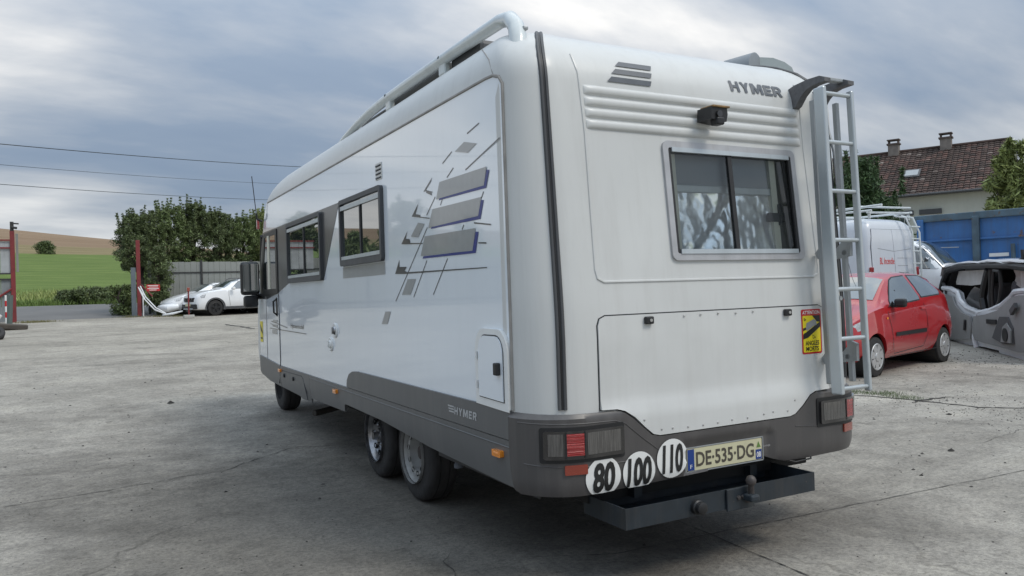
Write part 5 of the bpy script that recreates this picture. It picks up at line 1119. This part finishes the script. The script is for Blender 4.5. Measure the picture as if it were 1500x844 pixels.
# ------------------------------------------------------------------ house behind
M_wall = pm('house render', (.50, .51, .45), rough=.9, var=.08, vscale=.8, bump=.2, bscale=20, dirt=.15, dcol=(.25, .24, .2))
def tile_mat():
    mt = bpy.data.materials.new('roof tiles'); mt.use_nodes = True; t = mt.node_tree; b = t.nodes['Principled BSDF']; n = t.nodes.new; l = t.links.new
    g = n('ShaderNodeNewGeometry'); o = n('ShaderNodeTexCoord'); z = n('ShaderNodeTexNoise'); z.inputs['Scale'].default_value = .8; z.inputs['Detail'].default_value = 8; l(o.outputs['Object'], z.inputs['Vector'])
    r = n('ShaderNodeValToRGB'); l(g.outputs['Random Per Island'], r.inputs[0]); e = r.color_ramp.elements
    e[0].position = 0; e[0].color = (.045, .029, .023, 1); e[1].position = 1; e[1].color = (.092, .062, .051, 1); q = e.new(.5); q.color = (.064, .043, .036, 1); q = e.new(.97); q.color = (.11, .058, .046, 1); q = e.new(.985); q.color = (.20, .17, .15, 1)
    r2 = n('ShaderNodeValToRGB'); l(z.outputs[0], r2.inputs[0]); e = r2.color_ramp.elements; e[0].position = .35; e[0].color = (.6, .6, .6, 1); e[1].position = .65; e[1].color = (1.25, 1.25, 1.25, 1)
    m_ = n('ShaderNodeMix'); m_.data_type = 'RGBA'; m_.blend_type = 'MULTIPLY'; m_.inputs[0].default_value = 1; l(r.outputs[0], m_.inputs[6]); l(r2.outputs[0], m_.inputs[7]); l(m_.outputs[2], b.inputs['Base Color']); b.inputs['Roughness'].default_value = .9; return mt
M_tile = tile_mat()
rdv = Vector((-.43, .903, 0)).normalized(); pdv = Vector((.903, .43, 0)).normalized()     # ridge direction (leftwards), depth direction
E1 = Vector((40.618, 21.107, 0)); HL = 19.0; HW = 5.5; ZE, ZR = 6.2, 9.5
hs_ = thing('house', 'pale rendered house with a brown tiled roof and two chimneys behind the blue container', 'house', (E1.x, E1.y, 0), math.atan2(rdv.y, rdv.x))
# local x = along the ridge away, local y: pdv is at -90 deg from rdv -> local -y
g0 = .42
ov = .45
hb = MB().prism([(-ov-.0, g0), (-HW*2+ov, g0), (-HW*2+ov, ZE+.15), (-HW, ZR-.15), (-ov, ZE+.15)], (.35, 0, 0), (HL-.7, 0, 0), ax=(0, 1, 0)).build('wall', M_wall, hs_)
sl = math.hypot(HW, ZR-ZE); uy, uz = -HW/sl, (ZR-ZE)/sl
def tile_face(name, flip):
    rows = 21; cols = 64; cwid = HL/cols; V = []; F = []; rnd = random.Random(3+flip)
    for r_ in range(rows):
        for c in range(cols):
            x = c*cwid; a = r_*sl/rows; l_ = sl/rows*1.12; lift = .055+rnd.uniform(-.008, .012); sk = rnd.uniform(-.01, .01)
            pts = []
            for xx, aa, h_ in ((x+.012, a+sk, lift), (x+cwid*.5, a+sk, lift+.03), (x+cwid-.012, a+sk, lift), (x+cwid-.012, a+l_, .01), (x+cwid*.5, a+l_, .04), (x+.012, a+l_, .01), (x+.012, a+sk, .0), (x+cwid-.012, a+sk, .0)):
                y = uy*aa; z = ZE+uz*aa
                pts.append((xx, (y-uz*0+h_*uz*.0)+(h_*(uz)), z+h_*(-uy)))
            if flip: pts = [(p[0], -2*HW-p[1], p[2]) for p in pts]
            b = len(V); V += pts; F += [(b, b+1, b+4, b+5), (b+1, b+2, b+3, b+4), (b+6, b+7, b+2, b+1), (b+6, b+1, b)]
    o = mk(name, V, F, M_tile, hs_); o['kind'] = 'stuff'; return o
MB().prism([(0, ZE-.04), (-HW, ZR-.04), (-2*HW, ZE-.04), (-2*HW, ZE), (-HW, ZR), (0, ZE)], (0, 0, 0), (HL, 0, 0), ax=(0, 1, 0)).build('roof_deck', M_dark, hs_)
tile_face('roof_tiles', 0); tile_face('roof_tiles', 1)
MB().tube([(0, -HW, ZR+.06), (HL, -HW, ZR+.06)], .11, 8).build('ridge_tiles', M_tile, hs_)
M_barge = pm('white barge board', (.6, .6, .58), rough=.6)
MB().tube([(-.06, .05, ZE+.0), (-.06, -HW, ZR+.02), (-.06, -2*HW, ZE)], .08, 4).build('barge_board', M_barge, hs_)
MB().tube([(0, .10, ZE-.02), (HL, .10, ZE-.02)], .07, 8).build('gutter', M_dgrey, hs_)
MB().box((HL/2, .0-.22, ZE-.05), (HL, .5, .04)).build('soffit', M_dgrey, hs_)
for x, zt in ((3.45, 10.15), (6.4, 10.15)):
    c_ = MB().box((x, -HW+.15, ZR+.1), (.62, .5, .85)).build('chimney', pm('chimney render', (.22, .19, .17), rough=.9, var=.3), hs_)
    MB().box((x, -HW+.15, ZR+.56), (.76, .62, .09)).box((x, -HW+.15, ZR+.83), (.72, .58, .07)).box((x-.27, -HW+.15, ZR+.70), (.08, .4, .2)).box((x+.27, -HW+.15, ZR+.70), (.08, .4, .2)).build('chimney_cap', pm('chimney cap', (.12, .09, .08), rough=.9), c_)
def onroof(x, t, h): return (x, uy*sl*t+h*uz, ZE+uz*sl*t-h*uy)
rwd = MB().add([onroof(4.5, .36, .12), onroof(5.4, .36, .12), onroof(5.4, .52, .12), onroof(4.5, .52, .12), onroof(4.5, .36, 0), onroof(5.4, .36, 0), onroof(5.4, .52, 0), onroof(4.5, .52, 0)], [(0, 1, 2, 3), (4, 5, 1, 0), (5, 6, 2, 1), (6, 7, 3, 2), (7, 4, 0, 3)]).build('roof_window', M_dgrey, hs_)
MB().add([onroof(4.6, .385, .135), onroof(5.3, .385, .135), onroof(5.3, .50, .135), onroof(4.6, .50, .135)], [(0, 1, 2, 3)]).build('pane', M_cglass, rwd)
for x, z, w_, h_ in ((3.75, 4.65, .6, .8), (5.1, 4.6, .5, .9), (9.2, 4.6, .9, 1.0), (13.2, 4.6, .9, 1.0)):
    f_ = MB().box((x, -ov+.01, z), (w_, .10, h_)).build('window', M_barge, hs_)
    MB().box((x-w_*.25, -ov+.065, z), (w_*.42, .02, h_*.85)).box((x+w_*.25, -ov+.065, z), (w_*.42, .02, h_*.85)).build('pane', M_cglass, f_)
    MB().box((x, -ov+.05, z+h_/2+.16), (w_*1.9, .16, .28)).build('shutter_box', M_dgrey, f_)
    MB().box((x, -ov+.08, z-h_/2-.05), (w_*1.1, .2, .06)).build('sill', M_barge, f_)

# ------------------------------------------------------------------ trees
def leaf_mat(name, col, var=.35): 
    mt = pm(name, col, rough=.55, island=var, spec=.35)
    t = mt.node_tree; b = t.nodes['Principled BSDF']; b.inputs['Subsurface Weight'].default_value = 0
    return mt
L_dark = leaf_mat('leaf dark green', (.105, .135, .055), .6); L_mid = leaf_mat('leaf mid green', (.125, .165, .060), .6); L_light = leaf_mat('leaf light green', (.20, .235, .08), .5); L_con = leaf_mat('conifer green', (.065, .11, .045), .45); L_dry = leaf_mat('dry grass', (.16, .15, .06))
M_bark = pm('bark', (.065, .052, .04), rough=.95, var=.3, bump=.5, bscale=12)
def leaves(centres, spread, per, size, rng, elong=2.9):
    """many small leaf faces round clump centres -> verts, faces as arrays"""
    c = np.repeat(np.array(centres), per, axis=0); n = len(c)
    d = rng.normal(size=(n, 3)); d /= np.linalg.norm(d, axis=1)[:, None]; rr = rng.random(n)**.5
    sp = np.repeat(np.array(spread), per)[:, None] if np.ndim(spread) else spread
    p = c+d*rr[:, None]*sp*np.array([1, 1, .8])
    a = rng.normal(size=(n, 3)); a[:, 2] += .3; a /= np.linalg.norm(a, axis=1)[:, None]; b = np.cross(a, rng.normal(size=(n, 3))); b /= np.linalg.norm(b, axis=1)[:, None]
    s = size*rng.uniform(.6, 1.4, n)[:, None]
    v = np.stack([p-a*s*elong*.5, p+b*s*.30, p+a*s*elong*.5, p-b*s*.30], axis=1).reshape(-1, 3); return v
def leaf_mesh(name, v, mat, parent):
    n = len(v)//4; me = bpy.data.meshes.new(name); me.vertices.add(len(v)); me.vertices.foreach_set('co', v.astype(np.float32).ravel())
    me.loops.add(n*4); me.loops.foreach_set('vertex_index', np.arange(n*4, dtype=np.int32)); me.polygons.add(n)
    me.polygons.foreach_set('loop_start', np.arange(0, n*4, 4, dtype=np.int32)); me.polygons.foreach_set('loop_total', np.full(n, 4, dtype=np.int32))
    me.materials.append(mat); me.update(calc_edges=True); me.validate(); return link(name, me, parent)
def tree(name, label, cat, base, h, rad, mat, n_cl=140, per=110, leaf=.10, z0=.25, group=None, seed=0, shoots=14, shape='round', squash=1.0, trunk_r=.12, spread=.42):
    rng = np.random.default_rng(seed); rnd = random.Random(seed); t = thing(name, label, cat, base, 0, group)
    tr = MB().tube([(0, 0, -.1), (rnd.uniform(-.1, .1), 0, h*.25), (rnd.uniform(-.15, .15), rnd.uniform(-.1, .1), h*.55), (0, 0, h*.85)], [trunk_r, trunk_r*.8, trunk_r*.5, .02], 8)
    cs = []; sp = []
    while len(cs) < n_cl:
        u = rnd.uniform(z0, 1.0); a = rnd.uniform(0, 2*math.pi)
        if shape == 'cone': lim = (1-u)**.8*1.05+.06
        elif shape == 'column': lim = .9*(1-max(0, u-.6)*1.6)
        else: lim = math.sqrt(max(.02, 1-((u-.55)/.5)**2)) if u > .55 else .75+.25*(u-z0)/(.56-z0)
        r_ = rad*lim*rnd.random()**.42*(1+.22*math.sin(3*a+seed)+.12*math.sin(7*a+u*9))
        cs.append((r_*math.cos(a), r_*math.sin(a)*squash, u*h*.93)); sp.append(spread*rnd.uniform(.55, 1.25)*(.55 if u > .85 else 1))
    for c in rnd.sample(cs, min(len(cs), 16)): tr.tube([(0, 0, max(.1*h, c[2]*.55)), (c[0]*.5, c[1]*.5, c[2]*.82), c], [trunk_r*.4, trunk_r*.2, .012], 5)
    tr.build('trunk', M_bark, t)
    v = [leaves(cs, sp, per, leaf, rng)]
    for k in range(shoots):         # upright shoots that break the outline
        a = rnd.uniform(0, 6.28); r_ = rad*rnd.uniform(.1, .85); top = h*(.80+.22*rnd.random())-(r_/rad)*h*.14
        pts = [(r_*math.cos(a)+.02*i*math.cos(a), r_*math.sin(a)*squash, top-.12*h+i*.025*h) for i in range(7)]
        v.append(leaves(pts, [.15, .14, .12, .10, .08, .06, .04], max(8, per//5), leaf, rng))
    leaf_mesh('crown', np.concatenate(v), mat, t); return t
tr_ = [(-.75, 39.1, 5.3, 1.15, L_dark, 'round', 'dark green bush at the left end of the metal fence, overhanging the red gate post'), (.55, 40.0, 5.75, 1.35, L_mid, 'round', 'bushy green tree behind the fence, second from the red gate post, with ragged top shoots'), (1.9, 40.3, 6.0, 1.25, L_dark, 'column', 'tallest pointed dark tree behind the metal fence'), (3.1, 40.3, 5.55, 1.2, L_dark, 'round', 'dark green tree behind the fence, right of the tallest one'), (4.3, 40.5, 5.25, 1.2, L_mid, 'round', 'mid green tree behind the fence above the crossover'), (5.35, 40.6, 5.55, 1.1, L_light, 'cone', 'light green pointed conifer behind the fence beside the motorhome'), (6.6, 40.8, 4.9, 1.2, L_dark, 'round', 'dark tree behind the fence hidden mostly by the motorhome')]
for i, (x, y, h, r_, m_, shp, lab) in enumerate(tr_):
    tree('fence_tree', lab, 'tree', (x, y+.55, zg(y)), h*.985, r_, m_, n_cl=230, per=95, leaf=.052, z0=.12 if i != 0 else .45, group='trees behind the metal fence', seed=20+i, shoots=60, shape=shp, spread=.27)
tree('climbing_bush', 'dark ivy-like bush growing down beside the right gate post', 'bush', (-.10, 37.3, zg(37)), 3.4, .50, L_dark, n_cl=80, per=90, leaf=.07, z0=.02, seed=41, shoots=6, shape='column', spread=.30)
tree('verge_bush', 'rounded bush at the foot of the grey gate post', 'bush', (-1.65, 38.3, zg(38)), 1.55, .50, L_mid, n_cl=40, per=90, leaf=.06, z0=.02, seed=42, shoots=6, spread=.3)
tree('field_bush', 'lone bush in the green field below the ploughed land', 'bush', (-10.27, 171.3, zg(171, -10)-.2), 2.7, 1.25, L_dark, n_cl=60, per=70, leaf=.16, z0=.02, seed=43, shoots=6, spread=.9)
for i, (x, r_, h) in enumerate(((-4.1, .8, .85), (-3.0, .95, 1.0), (-1.9, .9, 1.0), (-.8, .9, 1.1))):
    tree('low_bush', ['low bush across the road, leftmost of the row', 'low bush across the road, second from the left', 'low bush across the road, third from the left', 'low bush across the road, nearest the gate post'][i], 'bush', (x, 51.6+.2*i, zg(51)), h, r_, L_dark, n_cl=50, per=80, leaf=.07, z0=.02, seed=50+i, shoots=3, spread=.3, group='low bushes across the road', trunk_r=.04)
tree('garden_tree', 'broad dark green conifer left of the house, seen through the ladder', 'tree', (26.8, 19.6, zg(19)), 6.7, 2.1, L_con, n_cl=190, per=130, leaf=.10, z0=.08, seed=61, shoots=14, shape='cone', spread=.55)
tree('garden_tree', 'dark green tree at the left of the house, half hidden by the motorhome', 'tree', (25.0, 21.6, zg(19)), 6.2, 1.7, L_con, n_cl=150, per=120, leaf=.10, z0=.08, seed=62, shoots=10, shape='cone', spread=.55)
tree('walnut_tree', 'airy light green tree in front of the right end of the house', 'tree', (28.35, 13.95, zg(13)), 6.75, .95, L_light, n_cl=75, per=90, leaf=.12, z0=.35, seed=63, shoots=10, spread=.42)
tree('garden_tree', 'dark green tree at the right edge behind the container', 'tree', (31.2, 12.9, zg(13)), 6.2, 1.3, L_dark, n_cl=110, per=110, leaf=.11, z0=.2, seed=64, shoots=10, spread=.5)
# trees and fence further left, outside the frame, which the side windows mirror
for i, (x, y, h) in enumerate(((-9.5, 39.5, 5.2), (-12.5, 40, 4.2), (-16, 40.5, 6.2), (-20, 40, 5.0), (-25, 38, 6.5), (-24, 30, 6), (-27, 22, 7))):
    tree('yard_tree', 'green tree beyond the left yard fence, '+['nearest the gate', 'second from the gate and lowest', 'third from the gate', 'fourth from the gate', 'at the fence corner', 'first along the side of the yard', 'last along the side of the yard'][i], 'tree', (x, y, zg(y)), h, h*.27, (L_dark, L_mid)[i % 2], n_cl=60, per=60, leaf=.16, z0=.1, seed=80+i, shoots=8, group='trees along the left side of the yard', spread=.6)

# ------------------------------------------------------------------ metal sheet fence, gates, posts
M_sheet = pm('galvanised sheet', (.27, .28, .26), rough=.6, metal=.15, var=.10, vscale=2, dirt=.4, dcol=(.16, .15, .12))
M_frm = pm('fence frame', (.035, .035, .035), rough=.7, var=.3)
M_gred = pm('gate red paint', (.20, .028, .030), rough=.6, var=.2, dirt=.4, dcol=(.09, .05, .045))
def sheet_fence(x0, x1, y, h, label, n_post, group=None, hidden=False):
    f = thing('metal_fence', label, 'fence', (x0, y, zg(y)), 0, group); n = int((x1-x0)/.27); pm_ = None
    for k in range(n):
        if pm_ is None: pm_ = MB().box((0, 0, 0), (.262, .025, h), bev=.006).build('panel', M_sheet, f); o = pm_
        else: o = link('panel', pm_.data, f)
        o.location = (.135+k*.27, random.uniform(-.004, .004), h/2+.03+random.uniform(-.012, .012))
    for k in range(n_post): MB().box(((x1-x0)*k/(n_post-1), -.05, h/2+.05), (.09, .07, h+.12)).build('post', M_frm, f)
    for z in (h*.80, h*.12): MB().box(((x1-x0)/2, -.035, z), (x1-x0, .035, .055)).build('rail', M_frm, f)
    return f
sheet_fence(-.45, 6.70, 38.3, 2.46, 'grey metal sheet fence with dark frame behind the two damaged white cars', 4)
sheet_fence(6.75, 15.0, 38.3, 2.46, 'further run of the grey sheet fence, behind the motorhome', 4)
sheet_fence(-22, -8.9, 36.6, 2.6, 'grey sheet fence to the left of the gate, out of view', 5)
gp = thing('gate_post', 'tall red steel gate post beside a grey steel plate, right of the gateway', 'gate post', (-.98, 36.55, zg(36.5)))
MB().box((0, 0, 1.75), (.17, .17, 3.5), bev=.01).build('post', M_gred, gp)
MB().box((-.22, -.05, 1.12), (.20, .12, 2.24), bev=.01).build('steel_plate', pm('blue grey steel', (.12, .145, .165), rough=.55, var=.1, dirt=.2), gp)
MB().tube([(.05, 0, 1.5), (.55, -.1, .9)], .035, 6).build('brace', M_gred, gp)
MB().box((.16, -.05, .55), (.05, .05, 1.1)).build('marker_strip', M_white, gp)
sn = thing('warning_sign', 'small red sign with white lines hung on the right gate post', 'sign', (-.42, 35.9, zg(36)+1.30))
MB().box((0, 0, 0), (.56, .02, .30), bev=.004).build('sign_board', pm('sign red', (.48, .03, .03), rough=.5), sn)
for k, w_ in enumerate((.44, .36, .47, .30)): MB().box((random.uniform(-.02, .02), -.0125, .10-.066*k), (w_, .004, .030 if k != 1 else .020)).build('sign_line', M_white, sn)
MB().tube([(-.3, .02, .1), (-.55, .3, .2)], .012, 5).tube([(-.3, .02, -.1), (-.55, .3, -.1)], .012, 5).build('sign_wire', M_frm, sn)
tp = thing('marker_pole', 'thin red and white pole standing on a white block in front of the crossover', 'pole', (.72, 32.6, zg(32.6)))
MB().tube([(0, 0, .08), (0, 0, 1.25)], .03, 8).build('pole', M_gred, tp); MB().box((0, 0, .07), (.42, .30, .14), bev=.02).build('base_block', pm('concrete block', (.42, .41, .38), rough=.9, var=.1), tp); MB().box((0, -.03, 1.22), (.12, .04, .16), bev=.01).build('pole_head', M_redr, tp)

# gate leaf and clutter on the far left
gl = thing('gate_leaf', 'opened gate leaf of grey metal sheets in a rusty red frame at the left edge', 'gate', (-5.75, 35.3, zg(35.3)))
MB().box((.0, 0, 1.90), (.16, .16, 3.8), bev=.01).build('post', M_gred, gl)
MB().box((0, 0, 3.98), (.13, .13, .42), bev=.01).tube([(0, -.05, 4.12), (.25, -.1, 4.10)], .03, 6).tube([(.0, -.05, 3.95), (.18, -.12, 3.92)], .05, 6).build('hinge_head', M_frm, gl)
MB().box((.16, .05, 2.9), (.09, .05, 1.6)).build('steel_strip', M_sheet, gl)
M_sh2 = pm('weathered white sheet', (.40, .42, .43), rough=.55, metal=.1, var=.15, vscale=1.5, dirt=.5, dcol=(.2, .2, .19))
for k in range(9):
    MB().box((-.26-.36*k, .02, 2.72), (.345, .02, 1.32), bev=.004).build('sheet', M_sh2, gl); MB().box((-.26-.36*k, .02, .92), (.345, .02, 1.72), bev=.004).build('sheet', pm('grey blue sheet', (.21, .23, .24), rough=.6, var=.1, dirt=.3), gl)
for z in (3.10, 2.03, 1.80, 3.42): MB().box((-1.7, -.04, z), (3.3, .05, .06)).build('rail', M_gred if z > 3 else M_frm, gl)
MB().tube([(-.05, -.06, 1.4), (-1.7, -.06, .2)], .045, 6).build('brace', M_gred, gl)
MB().tube([(-.95, -.30, .05), (-.90, -.28, 1.0)], .05, 8).build('loose_pole', M_white, gl)
def striped(x, y, h, lab):
    t = thing('marker_pole', lab, 'pole', (x, y, zg(y)))
    for k in range(5): MB().tube([(0, 0, h*k/5), (0, 0, h*(k+1)/5)], .035, 8).build('pole_band', M_red if k % 2 else M_white, t)
striped(-5.98, 34.6, 1.15, 'red and white striped marker pole leaning by the left gate post')
tag(MB().tube([(-6.5, 26.0, zg(26)+.32), (-5.95, 26.0, zg(26)+.34), (-5.6, 26.1, zg(26)+.38), (-5.42, 26.1, zg(26)+.62)], .045, 8).build('bent_pipe', M_white), 'bent white pipe lying on the rubbish heap at the left edge', 'pipe')
bp_ = MB().tube([(-5.55, 30.5, zg(30)+.15), (-5.50, 30.5, zg(30)+1.2)], .09, 8).build('short_post', pm('grey green post', (.10, .13, .12), rough=.7)); tag(bp_, 'short grey post standing before the left gate post', 'post')
tyre_ = MB().lathe([(-.10, .20), (-.10, .29), (-.06, .33), (.06, .33), (.10, .29), (.10, .20)], (0, 0, 0), (0, 0, 1), 28, closed=True).build('old_tyre', M_tyre); tyre_.location = (-5.45, 23.6, zg(23.6)+.20); tyre_.rotation_euler = (R(35), R(20), 0); tag(tyre_, 'old black tyre lying at the left edge of the yard', 'tyre')
jm = thing('scrap_bumper', 'crushed black and chrome car bumper dumped at the left edge', 'bumper', (-6.0, 25.3, zg(25.3)))
MB().tube([(-.6, 0, .75), (-.1, 0, .70), (.25, .1, .50), (.38, .2, .30)], [.14, .16, .13, .08], 10).build('bumper_skin', M_black, jm); MB().box((-.3, -.1, .35), (.6, .3, .4), rot=(R(12), 'Y'), bev=.08).build('bumper_core', M_dgrey, jm); MB().tube([(-.6, -.12, .62), (.0, -.12, .58), (.25, -.02, .44)], .03, 6).build('chrome_strip', M_chrome, jm)
tag(MB().box((-5.35, 29.0, zg(29)+.10), (.9, .6, .2), rot=(R(6), 'Y'), bev=.05).build('rubble_slab', pm('rubble', (.07, .06, .05), rough=.95, var=.3)), 'dark slab of rubble at the foot of the left gate post', 'rubble')

# overhead cables and the poles that carry them
def cable(a, b, sag, r, lab):
    a, b = Vector(a), Vector(b); d = b-a; a2 = a-d*.9; b2 = b+d*.8; P = []
    for k in range(41):
        t = k/40; p = a2.lerp(b2, t); p.z -= sag*4*t*(1-t); P.append(p)
    tag(MB().tube(P, r, 5).build('overhead_cable', M_black), lab, 'cable', 'overhead cables across the sky'); return a2, b2
e_ = []
e_.append(cable((-6.63, 42.06, 10.0), (11.98, 59.27, 12.4), .75, .021, 'thickest overhead cable, topmost of the three in the sky'))
e_.append(cable((-6.657, 42.08, 8.95), (10.04, 60.33, 11.1), .7, .011, 'thin middle overhead cable of the three in the sky'))
e_.append(cable((-6.68, 42.09, 7.95), (9.289, 60.74, 9.8), .65, .015, 'lowest of the three overhead cables in the sky'))
for k in (0, 1):
    p = e_[1][k]; t = thing('utility_pole', ['wooden utility pole out of view at the left end of the cables', 'wooden utility pole behind the motorhome at the far end of the cables'][k], 'utility pole', (p.x, p.y, 0)); z1 = e_[0][k].z+.3
    MB().tube([(0, 0, 0), (0, 0, z1)], [.16, .10], 10).build('pole', M_bark, t)
# fence posts of the field
for i, x in enumerate((-17.4, 3.0)): tag(MB().box((x, 171, zg(171, x)+.6), (.35, .3, 1.5)).build('field_post', M_bark), ['wooden field post left of the lone bush', 'wooden field post right of the lone bush'][i], 'post')

# ------------------------------------------------------------------ grass, weeds, grit
def tufts(name, pts, n, hgt, w, mat, seed, rad):
    rng = np.random.default_rng(seed); P = []
    pts = np.array(pts); idx = rng.integers(0, len(pts), n); c = pts[idx]+np.c_[rng.normal(0, rad, n), rng.normal(0, rad, n), np.zeros(n)]
    c[:, 2] = [zg(y, x) for x, y in c[:, :2]]
    c[:, 2] -= .02
    a = rng.uniform(0, 6.28, n); h = hgt*rng.uniform(.4, 1.2, n); lean_ = rng.normal(0, .35, (n, 2))*h[:, None]; dx = np.c_[np.cos(a), np.sin(a), np.zeros(n)]*w
    t = c+np.c_[lean_, h]; v = np.stack([c-dx, c+dx, t+dx*.15, t-dx*.15], axis=1).reshape(-1, 3); o = leaf_mesh(name, v, mat, None); o['kind'] = 'stuff'; return o
L_grass = leaf_mat('grass blades', (.13, .19, .05)); L_weed = leaf_mat('weeds', (.085, .13, .04), .5)
vp = [(x, 50.6+random.random()*1.6, 0) for x in np.linspace(-26, 14, 160)]
tag(tufts('roadside_grass', vp, 9000, .32, .02, L_grass, 5, .35), 'mown grass verge along the far side of the road', 'grass')
vp = [(x, 56+random.random()*10, 0) for x in np.linspace(-30, 14, 200)]
tag(tufts('meadow_grass', vp, 12000, .34, .03, leaf_mat('tall grass', (.26, .30, .10), .4), 6, .6), 'taller meadow grass in the field beyond the road', 'grass')
tag(tufts('joint_weeds', [(5.55, 3.35, 0), (5.6, 3.15, 0), (5.55, 2.95, 0), (5.6, 2.8, 0), (5.45, 3.5, 0), (5.75, 3.2, 0)], 1500, .05, .003, L_weed, 7, .085), 'green weeds growing in the broken joint near the red car', 'weeds')
tag(tufts('gate_weeds', [(-5.2, 34.6, 0), (-5.0, 34.3, 0), (-4.7, 34.6, 0), (-.3, 35.4, 0), (.5, 35.0, 0), (-1.4, 36, 0)], 1200, .10, .01, L_dry, 8, .25), 'dry weeds at the feet of the gate posts', 'weeds')
rng = np.random.default_rng(11); V = []; F = []
def chip(x, y, s):
    b = len(V); z = zg(y)
    for k in range(6):
        a = 1.05*k+rng.uniform(-.3, .3); V.append((x+s*math.cos(a)*rng.uniform(.6, 1.2), y+s*math.sin(a)*rng.uniform(.5, 1.1), z+s*.1))
    V.append((x, y, z+s*rng.uniform(.4, .9))); 
    for k in range(6): F.append((b+k, b+(k+1) % 6, b+6))
for _ in range(4200):
    x = rng.uniform(-7, 12); y = rng.uniform(-1.5, 14)
    chip(x, y, rng.uniform(.003, .009) if rng.random() < .93 else rng.uniform(.010, .020))
for _ in range(500): chip(rng.normal(5.6, .7), rng.normal(2.2, .8), rng.uniform(.004, .012))
for _ in range(260): chip(rng.normal(10.2, 1.1), rng.normal(4.6, 1.0), rng.uniform(.006, .02))
o = mk('grit', V, F, pm('grit stones', (.05, .046, .042), rough=.95, island=.9)); tag(o, 'loose grit and crumbs of concrete scattered over the yard', 'grit', kind='stuff')
for x, y, s, lab in ((3.27, .85, .030, 'small dark stone lying on the yard behind the motorhome'), (4.9, 1.9, .038, 'dark clod in the broken joint right of the motorhome'), (-2.06, 7.8, .05, 'dark crumb of rubber on the yard left of the motorhome')):
    V, F = [], []; chip(x, y, s); tag(mk('stone', V, F, M_crack), lab, 'stone')
